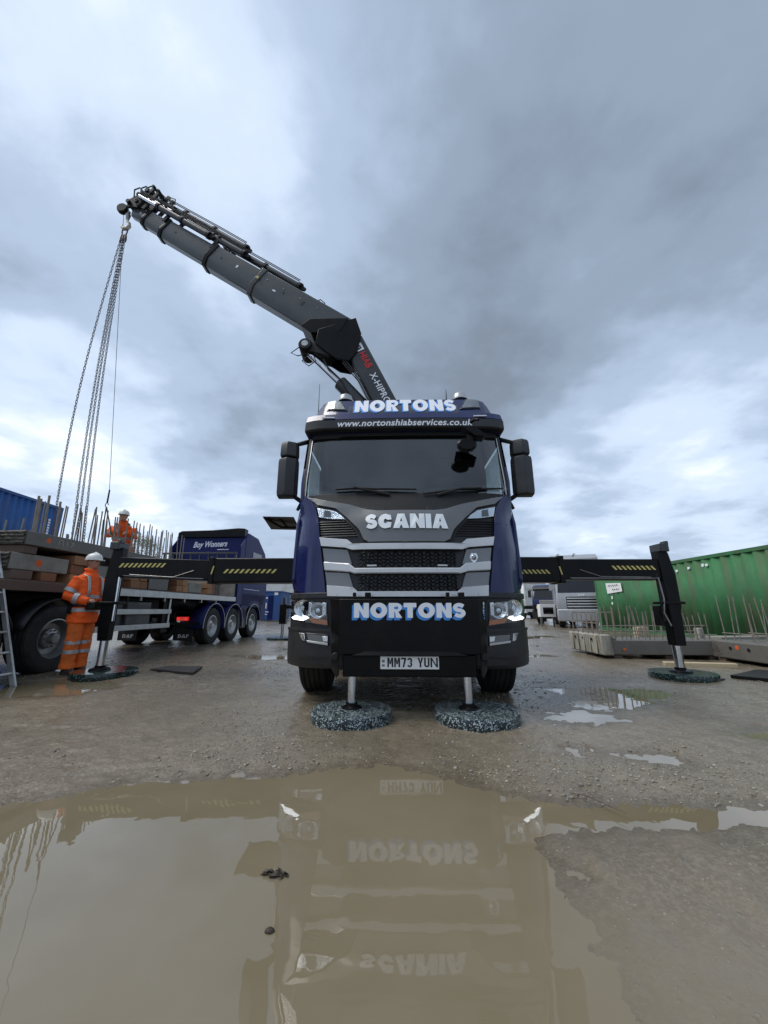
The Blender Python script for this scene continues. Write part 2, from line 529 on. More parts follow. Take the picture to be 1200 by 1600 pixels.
def block_geo(s, b, gap):
    cu = bpy.data.curves.new('lettering', 'CURVE')
    cu.dimensions = '2D'; cu.fill_mode = 'BOTH'; cu.extrude = .02
    x = 0.0
    for ch in s:
        w, outs = glyph(ch, b)
        for o in outs:
            sp = cu.splines.new('POLY'); sp.points.add(len(o) - 1)
            for i, (px_, py_) in enumerate(o): sp.points[i].co = (x + px_, py_, 0, 1)
            sp.use_cyclic_u = True
        x += w + gap
    ob = bpy.data.objects.new('lettering', cu)
    me = eval_mesh(ob)
    vs = [v.co.copy() for v in me.vertices]; fs = [tuple(p.vertices) for p in me.polygons]
    bpy.data.objects.remove(ob); bpy.data.curves.remove(cu); bpy.data.meshes.remove(me)
    x0 = min(v.x for v in vs); x1 = max(v.x for v in vs); y0 = min(v.y for v in vs); y1 = max(v.y for v in vs)
    return [((v.x - x0) / (x1 - x0), (v.y - y0) / (y1 - y0), (v.z / .02 + 1) / 2) for v in vs], fs
def block_letters(name, s, fn, m, parent, bold=.28, gap=.08):
    vs, fs = block_geo(s, bold, gap)
    b = MB(); b.add([fn(*p) for p in vs], fs)
    return b.build(name, m, parent, smooth=0)
# ------------------------------------------------------------------ ground and puddles
def vnoise(x, y, seed=0):
    xi = np.floor(x).astype(np.int64); yi = np.floor(y).astype(np.int64)
    xf = x - xi; yf = y - yi
    def hsh(a, b):
        n = (a * 374761393 + b * 668265263 + seed * 1442695041) & 0x7fffffff
        n = ((n ^ (n >> 13)) * 1274126177) & 0x7fffffff
        return ((n ^ (n >> 16)) & 0xffff) / 65535.0
    u = xf * xf * (3 - 2 * xf); v = yf * yf * (3 - 2 * yf)
    return (hsh(xi, yi) * (1 - u) + hsh(xi + 1, yi) * u) * (1 - v) + (hsh(xi, yi + 1) * (1 - u) + hsh(xi + 1, yi + 1) * u) * v
def fbm(x, y, sc, octv=4, seed=0, gain=0.5):
    t = np.zeros_like(x); a = 1.0; s = 0.0
    for k in range(octv):
        t += a * (vnoise(x * sc + 31.7 * k, y * sc + 17.3 * k, seed + k) - 0.5); s += a
        a *= gain; sc *= 2.03
    return t / s * 2
def sdpoly(x, y, poly):
    """signed distance to a polygon, negative inside"""
    d = np.full(x.shape, 1e9); ins = np.zeros(x.shape, bool)
    n = len(poly)
    for i in range(n):
        ax, ay = poly[i]; bx, by = poly[(i + 1) % n]
        ex, ey = bx - ax, by - ay
        t = np.clip(((x - ax) * ex + (y - ay) * ey) / (ex * ex + ey * ey), 0, 1)
        d = np.minimum(d, np.hypot(x - ax - t * ex, y - ay - t * ey))
        cond = (ay > y) != (by > y)
        ins ^= cond & (x < (bx - ax) * (y - ay) / (by - ay + 1e-12) + ax)
    return np.where(ins, -d, d)
BIG = [(-4.6, 1.3), (-3.2, 1.75), (-1.95, 2.13), (-1.62, 2.36), (-1.48, 2.47), (-1.08, 2.49), (-0.6, 2.54), (-0.25, 2.62), (0.1, 2.64),
       (0.4, 2.50), (0.62, 2.30), (0.78, 2.19), (1.9, 2.19), (2.8, 2.12), (2.8, 1.99), (1.7, 1.985), (0.72, 1.985), (0.60, 1.86), (0.54, 1.62),
       (0.50, 1.40), (0.46, 1.15), (0.42, 0.7), (0.2, -0.8), (-2.0, -1.0), (-4.5, -0.4)]
POOLS = [
    [(-5.6, 5.25), (-4.9, 5.3), (-4.2, 5.5), (-3.62, 5.47), (-3.30, 5.2), (-3.45, 4.75), (-4.2, 4.55), (-5.2, 4.4)],
    [(2.0, 5.0), (2.5, 5.08), (3.35, 5.06), (3.3, 4.72), (2.9, 4.55), (2.45, 4.2), (2.05, 4.02), (1.95, 4.3), (2.25, 4.6)],
    [(1.40, 3.80), (1.75, 3.95), (2.1, 3.93), (2.05, 3.76), (1.6, 3.62)],
    [(2.75, 3.30), (2.95, 3.38), (3.10, 3.32), (3.05, 3.18), (2.85, 3.16)],
    [(1.35, 2.98), (1.75, 2.90), (1.9, 2.75), (1.6, 2.78)],
    [(-2.6, 10.2), (-1.6, 10.6), (-1.5, 9.8), (-2.4, 9.4)], [(-3.2, 8.6), (-1.7, 8.9), (-1.6, 8.2), (-2.6, 8.0)],
    [(3.2, 14.5), (6.2, 15.2), (6.0, 13.8), (3.8, 13.4)], [(2.4, 8.7), (3.6, 8.9), (3.7, 8.4), (2.5, 8.3)],
    [(-2.9, 12.6), (-1.2, 13.2), (-1.4, 12.0), (-2.5, 11.6)], [(2.6, 11.2), (4.0, 11.6), (4.0, 10.8), (2.9, 10.6)],
]
FILM = [(0.6, 1.7), (1.0, 1.62), (1.7, 1.48), (2.6, 1.3), (2.6, 0.1), (0.3, 0.1), (0.38, 1.6)]   # wet, almost smooth mud beside the big puddle
def axis_pts(lo, hi, dlo, dhi, step, grow):
    a = list(np.arange(dlo, dhi, step)); s = step
    p = a[-1]
    while p < hi:
        s *= grow; p += s; a.append(p)
    s = step; p = dlo; b = []
    while p > lo:
        s *= grow; p -= s; b.append(p)
    return np.array(b[::-1] + a)
gx = axis_pts(-900, 900, -3.4, 3.4, 0.017, 1.035)
gy = axis_pts(-60, 1500, 0.9, 5.4, 0.0165, 1.022)
GX, GY = np.meshgrid(gx, gy)
def ground_height(x, y):
    sd = sdpoly(x, y, BIG)
    h = np.clip(sd * 0.10, -0.05, 0.022)
    strip = sdpoly(x, y, [(0.7, 2.19), (2.8, 2.15), (2.8, 1.99), (0.7, 1.985)])
    for p in POOLS:
        h = np.minimum(h, np.clip(sdpoly(x, y, p) * 0.07, -0.03, 0.022))
    film = np.clip(-sdpoly(x, y, FILM) * 2.2 + 0.3, 0, 1)
    rough = 1.0 - 0.55 * film
    fade = np.clip(1.0 - (np.abs(x) + np.abs(y)) / 60.0, 0.25, 1)
    inside = np.clip(-sd * 4, 0, 1)
    rough = rough * (1 - 0.7 * inside)
    nz = fbm(x, y, 1.3, 3, 5) * 0.008 + fbm(x, y, 5.5, 4, 9) * 0.0062 * rough + fbm(x, y, 24, 3, 21) * 0.0066 * rough
    pits = np.clip(fbm(x, y, 7.0, 4, 33) - 0.16, 0, 1) * 0.026 * rough
    ruts = 0.006 * np.sin(x * 2.1 + fbm(x, y, 0.4, 2, 40) * 6) * np.clip((y - 3.0) / 3, 0, 1)
    far = np.clip((y - 7) / 8, 0, 1) * fbm(x, y * 0.8, 0.55, 3, 51) * 0.022
    h = h + (nz - pits) * np.clip(1 - inside, 0.25, 1) + (ruts - far) * fade
    film_l = film * 0.014
    return np.maximum(h - film_l * (h > 0), -0.06), film
GZ, FILMV = ground_height(GX, GY)
nr, nc = GX.shape
me = bpy.data.meshes.new('ground')
co = np.stack([GX.ravel(), GY.ravel(), GZ.ravel()], 1)
idx = (np.arange(nr - 1)[:, None] * nc + np.arange(nc - 1)[None, :]).ravel()
quads = np.stack([idx, idx + 1, idx + nc + 1, idx + nc], 1)
me.vertices.add(len(co)); me.vertices.foreach_set('co', co.ravel())
me.loops.add(quads.size); me.loops.foreach_set('vertex_index', quads.ravel())
me.polygons.add(len(quads)); me.polygons.foreach_set('loop_start', np.arange(len(quads)) * 4)
me.update(); me.validate()
me.shade_smooth()
at = me.attributes.new('mud_film', 'FLOAT', 'POINT')
at.data.foreach_set('value', FILMV.ravel().astype(np.float32))
ground = link(bpy.data.objects.new('ground', me))
tag(ground, 'wet brown grey gravel and concrete yard surface', 'ground', kind='structure')
def gz(x, y):
    return float(ground_height(np.array([[float(x)]]), np.array([[float(y)]]))[0][0, 0])

gm = bpy.data.materials.new('wet_yard_ground'); gm.use_nodes = True
nt = gm.node_tree; b = nt.nodes['Principled BSDF']
def gn(kind, **kw):
    n = nt.nodes.new(kind)
    for k, v in kw.items(): setattr(n, k, v)
    return n
geo = gn('ShaderNodeNewGeometry')
def gnoise(scale, det, rg=0.6, stretch=None):
    n = gn('ShaderNodeTexNoise'); n.inputs['Scale'].default_value = scale
    n.inputs['Detail'].default_value = det; n.inputs['Roughness'].default_value = rg
    nt.links.new(geo.outputs['Position'], n.inputs['Vector'])
    return n.outputs[0]
def grange(src, a, c, d, e, smooth=False):
    n = gn('ShaderNodeMapRange')
    if smooth: n.interpolation_type = 'SMOOTHSTEP'
    for i, v in enumerate((a, c, d, e)): n.inputs[1 + i].default_value = v
    nt.links.new(src, n.inputs[0]); return n.outputs[0]
def gmath(op, a, c):
    n = gn('ShaderNodeMath', operation=op)
    for i, v in enumerate((a, c)):
        if isinstance(v, (int, float)): n.inputs[i].default_value = v
        else: nt.links.new(v, n.inputs[i])
    return n.outputs[0]
def gmix(f, a, c):
    n = gn('ShaderNodeMixRGB')
    for i, v in enumerate((f, a, c)):
        if isinstance(v, (int, float)): n.inputs[i].default_value = v
        elif isinstance(v, tuple): n.inputs[i].default_value = v + (1,)
        else: nt.links.new(v, n.inputs[i])
    return n.outputs[0]
col = gmix(grange(gnoise(0.9, 6), 0.35, 0.65, 0, 1), (0.150, 0.119, 0.077), (0.195, 0.163, 0.115))
col = gmix(grange(gnoise(9, 6, 0.7), 0.42, 0.62, 0, 0.75), col, (0.105, 0.082, 0.054))
col = gmix(grange(gnoise(60, 4, 0.7), 0.45, 0.62, 0, 0.6), col, (0.30, 0.265, 0.205))
vor = gn('ShaderNodeTexVoronoi'); vor.inputs['Scale'].default_value = 55
nt.links.new(geo.outputs['Position'], vor.inputs['Vector'])
sepc = gn('ShaderNodeSeparateColor'); nt.links.new(vor.outputs['Color'], sepc.inputs[0])
stone = gmath('MULTIPLY', grange(sepc.outputs[0], 0.80, 0.86, 0, 1), grange(vor.outputs['Distance'], 0.35, 0.25, 0, 1))
col = gmix(gmath('MULTIPLY', stone, 0.8), col, gmix(sepc.outputs[1], (0.10, 0.09, 0.08), (0.48, 0.44, 0.38)))
mpt = gn('ShaderNodeMapping'); mpt.inputs['Scale'].default_value = (2.6, .35, 1); mpt.inputs['Rotation'].default_value = (0, 0, R(8))
nt.links.new(geo.outputs['Position'], mpt.inputs[0])
trk = gn('ShaderNodeTexNoise'); trk.inputs['Scale'].default_value = 1.1; trk.inputs['Detail'].default_value = 5
nt.links.new(mpt.outputs[0], trk.inputs['Vector'])
patch = grange(gnoise(0.55, 5, 0.6), 0.40, 0.62, 0, 1, True)
tracks = grange(trk.outputs[0], 0.46, 0.60, 0, 1, True)
col = gmix(gmath('MULTIPLY', patch, 0.55), col, (0.098, 0.079, 0.053))
col = gmix(gmath('MULTIPLY', tracks, 0.40), col, (0.205, 0.172, 0.125))
film = gn('ShaderNodeAttribute', attribute_name='mud_film')
col = gmix(gmath('MULTIPLY', film.outputs['Fac'], 0.85), col, (0.180, 0.150, 0.102))
sepp0 = gn('ShaderNodeSeparateXYZ'); nt.links.new(geo.outputs['Position'], sepp0.inputs[0])
soak = grange(sepp0.outputs[2], 0.001, 0.014, 0.55, 0, True)          # soaked silt along the water line
soak = gmath('MULTIPLY', soak, grange(film.outputs['Fac'], 0.1, 0.7, 1, 0.12))
col = gmix(soak, col, (0.088, 0.068, 0.042))
nt.links.new(col, b.inputs['Base Color'])
sepp = gn('ShaderNodeSeparateXYZ'); nt.links.new(geo.outputs['Position'], sepp.inputs[0])
wet = grange(sepp.outputs[2], 0.004, 0.028, 1, 0)
wet = gmath('MULTIPLY', wet, grange(gnoise(1.7, 4), 0.3, 0.6, 0.45, 1.0))
wet = gmath('MAXIMUM', wet, gmath('MULTIPLY', tracks, 0.75))
wet = gmath('MAXIMUM', wet, film.outputs['Fac'])
nt.links.new(grange(wet, 0, 1, 0.31, 0.10), b.inputs['Roughness'])
b.inputs['IOR'].default_value = 1.5
h1 = gmath('MULTIPLY', gnoise(38, 6, 0.65), 0.011)
h2 = gmath('MULTIPLY', gnoise(150, 4, 0.6), 0.0030)
h3 = gmath('MULTIPLY', stone, 0.0045)
hh = gmath('ADD', gmath('ADD', h1, h2), h3)
hh = gmath('MULTIPLY', hh, grange(film.outputs['Fac'], 0, 1, 1, 0.35))
bp = gn('ShaderNodeBump'); bp.inputs['Distance'].default_value = 1.0; bp.inputs['Strength'].default_value = 0.7
nt.links.new(hh, bp.inputs['Height']); nt.links.new(bp.outputs[0], b.inputs['Normal'])
me.materials.append(gm)

# muddy standing water: one level sheet, the ground rises through it
wm = mat('muddy_water', (0.150, 0.120, 0.075), 0.008, ior=1.55)
nt = wm.node_tree; b = nt.nodes['Principled BSDF']
geo = gn('ShaderNodeNewGeometry')
bp = gn('ShaderNodeBump'); bp.inputs['Distance'].default_value = 0.0006; bp.inputs['Strength'].default_value = 1.0
nt.links.new(gnoise(7, 2, 0.4), bp.inputs['Height']); nt.links.new(bp.outputs[0], b.inputs['Normal'])
nt.links.new(gmix(grange(gnoise(0.8, 4), 0.35, 0.65, 0, 1), (0.165, 0.136, 0.085), (0.200, 0.168, 0.112)), b.inputs['Base Color'])
mb = MB(); mb.add([(-60, -30, 0), (60, -30, 0), (60, 60, 0), (-60, 60, 0)], [(0, 1, 2, 3)])
water = mb.build('puddle_water', wm, smooth=0)
tag(water, 'muddy brown rain water standing in the yard puddles', 'water', kind='structure')
# ------------------------------------------------------------------ the crane lorry (front of the bumper beam is y = 0)
truck = thing('crane_truck', 'navy blue cab lorry with black bumper beam facing the camera in the middle', 'truck', (0.228, 3.64, 0), R(-1.5))
ZT = [(.2, .36), (.35, .32), (.5, .29), (1.0, .28), (1.3, .30), (1.6, .32), (1.85, .37), (2.05, .44), (2.2, .52), (3.0, .74), (3.08, .76), (3.3, .76), (3.69, .98), (3.75, 1.3)]
def interp(tab, z):
    if z <= tab[0][0]: return tab[0][1]
    for (a, b_), (c_, d) in zip(tab, tab[1:]):
        if z <= c_: return b_ + (d - b_) * (z - a) / (c_ - a)
    return tab[-1][1]
def SF(x, z):
    a = min(abs(x), 1.3)
    k = 1 - .7 * min(1, max(0, (z - 1.95) / .35))
    return interp(ZT, z) + k * (.09 * a * a + 2.2 * max(0, a - .92) ** 2)
def SV(x, z):
    a = abs(x); return .65 + .03 * a * a + .9 * max(0, a - 1.0) ** 2
def SR(x, z):
    a = abs(x); return .74 + .55 * (z - 3.3) + .03 * a * a + 1.8 * max(0, a - .9) ** 2
WT = [(0.3, 1.25), (2.1, 1.24), (3.0, 1.22), (3.3, 1.20), (3.5, 1.15), (3.64, 1.07), (3.74, .96)]
XS = [-1.0, -.955, -.93, -.9, -.86, -.8, -.7, -.55, -.35, -.15, 0, .15, .35, .55, .7, .8, .86, .9, .93, .955, 1.0]
def wrap(name, zs, surf, off, ends, m, parent, hole=None, wtab=WT, dw=0.0, cap_top=False, cap_bot=False, bevel=0.0, xs=XS, solid=0.0):
    rows = []
    for z in zs:
        w = interp(wtab, z) + dw
        front = [(w * t, surf(w * t, z) - off, z) for t in xs]
        y0 = front[0][1]
        side = [(y0 + (e - y0) * 1.0) for e in ends]
        rows.append([(-w, e, z) for e in ends[::-1]] + front + [(w, e, z) for e in ends])
    b = MB(); nc = len(rows[0])
    fs = []
    for i in range(len(rows) - 1):
        for j in range(nc - 1):
            p = [sum(c) / 4 for c in zip(rows[i][j], rows[i][j + 1], rows[i + 1][j], rows[i + 1][j + 1])]
            if hole and hole(*p): continue
            fs.append((i * nc + j, i * nc + j + 1, (i + 1) * nc + j + 1, (i + 1) * nc + j))
        if len(ends) and cap_top is not None:
            fs.append((i * nc + nc - 1, i * nc, (i + 1) * nc, (i + 1) * nc + nc - 1))
    if cap_top: fs.append(tuple((len(rows) - 1) * nc + j for j in range(nc)))
    if cap_bot: fs.append(tuple(range(nc))[::-1])
    b.add([p for r in rows for p in r], fs)
    o = b.build(name, m, parent, bevel)
    if solid:
        s_ = o.modifiers.new('wall', 'SOLIDIFY'); s_.thickness = solid; s_.offset = -1
    return o
CABY = 2.0
def cab_hole(x, y, z):
    if 2.21 < z < 3.05 and abs(x) < 1.2 and y < 0.99: return True        # windscreen
    if 2.15 < z < 2.95 and abs(x) > 1.15 and 1.05 < y < 1.75: return True   # door windows
    return False
cab = wrap('cab', [1.0, 1.15, 1.4, 1.7, 1.95, 2.1, 2.2, 2.4, 2.6, 2.8, 3.0, 3.08, 3.2, 3.3], SF, 0.0, [.9, 1.05, 1.4, 1.75, CABY], 'navy', truck, hole=cab_hole)
def SRr(x, z): return SR(x, z) + (0 if z < 3.66 else (z - 3.66) * 3.5)
roof = wrap('roof', [3.28, 3.36, 3.45, 3.55, 3.64, 3.70, 3.74], SRr, 0.0, [1.35, 1.7, CABY], 'navy', truck, cap_top=True, cap_bot=True)
MB().bb((-1.15, .62, 1.0), (1.15, CABY - .02, 1.04)).build('cab_floor', 'black', truck)
MB().bb((-1.17, CABY - .06, 1.05), (1.17, CABY - .02, 3.2)).build('cab_lining', 'seat', truck)
# windscreen, seals, pillars
panel('windscreen', [(-1.185, 2.205), (1.185, 2.205), (1.175, 3.07), (-1.175, 3.07)], SF, -0.012, 0.006, 'glass', truck, bevel=0, cut=.06)
panel('windscreen_header', [(-1.15, 3.025), (-.83, 3.012), (-.77, 3.04), (.77, 3.04), (.83, 3.012), (1.15, 3.025), (1.16, 3.09), (-1.16, 3.09)], SF, 0.006, 0.02, 'black', truck)
for s in (-1, 1):
    pl = [(-1.205, 2.18), (-1.172, 2.18), (-1.158, 3.05), (-1.195, 3.05)]
    panel('pillar_seal', pl if s < 0 else mir(pl), SF, 0.004, 0.02, 'black', truck, bevel=.003)
    pl2 = [(-1.172, 2.22), (-1.160, 2.22), (-1.147, 3.02), (-1.157, 3.02)]
    panel('pillar_trim', pl2 if s < 0 else mir(pl2), SF, 0.008, 0.012, 'silver', truck, bevel=.002)
    gp = MB().bb((s * 1.222, 1.05, 2.2), (s * 1.228, 1.75, 2.96))
    gp.build('side_window', 'glass', truck)
# interior
d = MB(); d.prism([(-1.1, .70, 2.02), (-1.1, .78, 2.21), (-1.1, 1.02, 2.24), (-1.1, 1.14, 2.14), (-1.1, 1.16, 1.9)], (2.2, 0, 0))
d.build('dashboard', 'dash', truck, .02)
sw = MB(); ctr = Vector((-.52, 1.16, 2.26)); tilt = Euler((R(-38), 0, 0)).to_matrix()
sw.tube([ctr + tilt @ Vector((.23 * math.cos(a * math.pi / 14), 0, .23 * math.sin(a * math.pi / 14))) for a in range(28)], .014, 6, closed=True)
for a in (200, 340, 270): sw.cyl(ctr, ctr + tilt @ Vector((.22 * math.cos(R(a)), 0, .22 * math.sin(R(a)))), .012, 6)
sw.cyl(ctr, ctr + Vector((0, -.12, -.15)), .03, 8)
sw.build('steering_wheel', 'blackplastic', truck)
for sx in (-.52, .58):
    st = MB(); st.box((sx, 1.62, 2.28), (.5, .16, .72), (R(-8), 0, 0)); st.box((sx, 1.66, 2.72), (.28, .1, .2)); st.box((sx, 1.42, 1.9), (.52, .5, .14))
    st.build('seat', 'seat', truck, .04)
MB().box((-.36, .80, 2.27), (.09, .03, .07)).build('phone_holder', 'black', truck, .008)
ds = MB(); ds.box((.40, .80, 2.275), (.05, .02, .085)); ds.box((.47, .80, 2.265), (.04, .012, .06)); ds.build('dashboard_card', 'dash', truck)
# dashboard camera and kerb mirror high on the right
km = MB(); km.tube([(.80, .60, 3.13), (.83, .50, 3.12), (.86, .44, 3.08)], .018, 8)
km.prism([(.67, .42, 2.985), (.80, .42, 3.0), (.93, .42, 2.88), (.91, .42, 2.862), (.80, .42, 2.875)], (0, .16, 0))
kerb = km.build('kerb_mirror', 'steelblack', truck, .006)
k2 = MB(); k2.lathe([(0, -.03), (.10, -.025), (.125, 0), (.12, .05), (.09, .08), (0, .085)], (0, 0, 0), 'Y', 20)
kf = k2.build('mirror_head', 'steelblack', kerb); kf.location = (.716, .47, 2.785); kf.scale = (.92, 1, .66)
MB().box((.76, .50, 2.88), (.06, .05, .1)).build('mirror_arm', 'black', kerb)
# wipers and cowl
panel('wiper_cowl', [(-1.10, 2.185), (-.62, 2.06), (-.43, 1.99), (.43, 1.99), (.62, 2.06), (1.10, 2.185), (1.13, 2.225), (-1.13, 2.225)], SF, 0.004, 0.03, 'black', truck)
for s in (-1, 1):
    vent = [(-.46, 1.985), (-.22, 1.985), (-.23, 2.03), (-.45, 2.03)]
    panel('cowl_step', vent if s < 0 else mir(vent), SF, 0.04, 0.045, 'blackplastic', truck)
for pts in ([(-.80, 2.275), (-.6, 2.285), (.13, 2.262)], [(.20, 2.205), (.6, 2.262), (1.12, 2.285)]):
    wb = MB(); wb.tube([(x, SF(x, z) - .03, z) for x, z in pts], [.010, .016, .010], 6)
    xm, zm = pts[1]
    base = (pts[0][0] + .62, 2.20) if pts[0][0] < 0 else (.36, 2.19)
    wb.tube([(base[0], SF(base[0], base[1]) - .02, base[1]), (pts[1][0] + .02, SF(xm, zm) - .045, zm + .004), ((xm + pts[2][0]) / 2, SF(xm, zm) - .04, (zm + pts[2][1]) / 2)], [.02, .014, .009], 6)
    wb.build('wiper', 'black', truck)
# front: grille base, bonnet, bars
panel('grille_base', [(-1.0, 1.04), (1.0, 1.04), (1.0, 2.02), (.6, 2.0), (-.6, 2.0), (-1.0, 2.02)], SF, 0.006, 0.03, 'grille', truck)
hh = [(-1.13, 2.195), (-.9, 2.135), (-.62, 2.07), (-.43, 2.005), (-.31, 1.985)]
hb = [(0, 1.615), (-.39, 1.62), (-.45, 1.65), (-.50, 1.76), (-.64, 1.905), (-.775, 2.025), (-.985, 2.075), (-1.05, 2.13)]
panel('bonnet', hh + mir(hh) + [(-x, z) for x, z in hb[::-1]] + hb[1:], lambda x, z: SF(x, z) - .05 * max(0, 1 - (x / .62) ** 2) * min(1, max(0, (2.02 - z) / .1)), 0.045, 0.05, 'greypaint', truck, cut=.06, bevel=.008)
def bonnet_f(x, z): return SF(x, z) - .05 * max(0, 1 - (x / .62) ** 2) * min(1, max(0, (2.02 - z) / .1)) - .045
block_letters('maker_lettering', 'SCANIA', lambda u, v, w: (-.432 + u * .866, bonnet_f(-.432 + u * .866, 1.76 + v * .165) - .003 - .014 * w, 1.76 + v * .165), 'badge', truck, bold=.34, gap=.06)
for s in (-1, 1):
    f = (lambda p: p) if s < 0 else mir
    panel('bonnet_edge', f([(-1.05, 2.12), (-.985, 2.07), (-.775, 2.018), (-.645, 1.90), (-.505, 1.755), (-.455, 1.645), (-.39, 1.612), (-.39, 1.59), (-.48, 1.61), (-.53, 1.74), (-.66, 1.88), (-.79, 1.99), (-.99, 2.045)]), SF, .028, .03, 'black', truck, bevel=0)
    hs = panel('marker_lamp', f([(-.99, 2.045), (-.925, 2.03), (-.775, 1.995), (-.70, 1.94), (-.655, 1.892), (-.80, 1.90), (-.955, 1.925)]), SF, .03, .03, 'reflector', truck, bevel=.004)
    panel('lamp_shade', f([(-.90, 2.01), (-.83, 1.995), (-.82, 1.925), (-.90, 1.93)]), SF, .036, .006, 'blackplastic', hs, bevel=0)
    panel('lens', f([(-.99, 2.045), (-.925, 2.03), (-.775, 1.995), (-.70, 1.94), (-.655, 1.892), (-.80, 1.90), (-.955, 1.925)]), SF, .048, .006, 'lens', hs, bevel=0)
    sl = MB()
    for k in range(7):
        z = 1.70 + k * .028
        x0, x1 = -.93 - .006 * k, -.50 - .027 * k
        pts = [(x0 + (x1 - x0) * t / 6, z) for t in range(7)]
        sl.tube([(-s * x if s > 0 else x, SF(x, z) - .014, z) for x, z in pts], .008, 5)
    sl.build('side_slats', 'grille', truck)
    panel('grille_ear', f([(-.890, 1.575), (-.612, 1.55), (-.562, 1.39), (-.858, 1.39)]), SF, .03, .03, 'earpaint', truck, bevel=.006)
    panel('grille_ear', f([(-.850, 1.322), (-.592, 1.31), (-.542, 1.15), (-.82, 1.155)]), SF, .03, .03, 'earpaint', truck, bevel=.006)
    blue = [(-1.235, 1.90), (-1.228, 2.04), (-1.205, 2.15), (-1.16, 2.222), (-1.09, 2.17), (-1.01, 2.06), (-.955, 1.884), (-.912, 1.62), (-.85, 1.248), (-.828, 1.10), (-1.0, 1.085), (-1.235, 1.16)]
    panel('corner_deflector', f(blue), SF, .045, .06, 'navy', truck, cut=.05, bevel=.012)
    panel('deflector_seam', f([(-1.235, 1.845), (-.955, 1.835), (-.953, 1.842), (-1.235, 1.852)]), SF, .0465, .01, 'black', truck, bevel=0)
    sr = MB().prism([(s * 1.205, .66, 1.15), (s * 1.205, .56, 1.25), (s * 1.205, .64, 1.9), (s * 1.205, .74, 2.08), (s * 1.205, .86, 2.17), (s * 1.205, 1.0, 2.19), (s * 1.205, 1.0, 1.15)], (s * .05, 0, 0))
    sr.build('deflector_return', 'navy', truck, .02)
for zt, (top, bot) in enumerate((([(-.925, 1.688), (-.625, 1.655), (-.56, 1.604)], [(-.90, 1.592), (-.645, 1.568), (-.565, 1.54)]),
                                 ([(-.866, 1.428), (-.595, 1.403), (-.53, 1.352)], [(-.853, 1.332), (-.60, 1.316), (-.53, 1.293)]),
                                 ([(-.818, 1.182), (-.542, 1.158), (-.495, 1.118)], [(-.808, 1.075), (-.55, 1.068), (-.495, 1.066)]))):
    panel('grille_bar', top + mir(top) + [(-x, z) for x, z in bot] + bot[::-1], lambda x, z: SF(x, z) - .035 * min(1, max(0, (.66 - abs(x)) / .12)), .055, .05, 'silver', truck, bevel=.012)
for (z0, z1) in ((1.37, 1.52), (1.13, 1.28)):
    ms = MB()
    n = 4
    for k in range(n):
        z = z0 + (z1 - z0) * (k + .5) / n
        pts = []
        for i in range(49):
            x = -.50 + 1.0 * i / 48
            pts.append((x, SF(x, z) - .018 - .012 * (i % 2), z + (.016 if (i // 2) % 2 else -.016)))
        ms.tube(pts, .0065, 4)
    for i in range(25):
        x = -.50 + i / 24
        ms.tube([(x, SF(x, z0) - .012, z0), (x, SF(x, z1) - .012, z1)], .004, 4)
    ms.build('grille_mesh', 'grille', truck)
    for sx in (-.36, .36):
        panel('mesh_badge', [(sx - .05, z0 + .0), (sx + .05, z0 + .0), (sx + .05, z0 + .018), (sx - .05, z0 + .018)], SF, .04, .01, 'alu', truck, bevel=.002) if z0 > 1.3 else None
# crest on the right grille ear: crowned roundel
em = MB(); ex, ez = .688, 1.462; ey = SF(ex, ez) - .036
em.lathe([(0, -.014), (.020, -.012), (.030, -.004), (.030, 0)], (ex, ey, ez), 'Y', 20)
em.prism([(ex - .037, ey, ez + .03), (ex - .042, ey, ez), (ex - .025, ey, ez - .036), (ex, ey, ez - .056), (ex + .025, ey, ez - .036), (ex + .042, ey, ez), (ex + .037, ey, ez + .03), (ex + .02, ey, ez + .05), (ex, ey, ez + .04), (ex - .02, ey, ez + .05)], (0, .008, 0))
crest = em.build('crest', 'chrome', truck, .002)
c2 = MB(); c2.lathe([(0, -.017), (.020, -.0155), (.021, -.006)], (ex, ey, ez), 'Y', 16); c2.build('crest_field', 'gloss', crest)
c3 = MB(); c3.tube([(ex - .010, ey - .019, ez - .012), (ex - .004, ey - .02, ez + .006), (ex + .008, ey - .019, ez + .012)], [.004, .007, .003], 6); c3.build('crest_figure', 'chrome', crest)

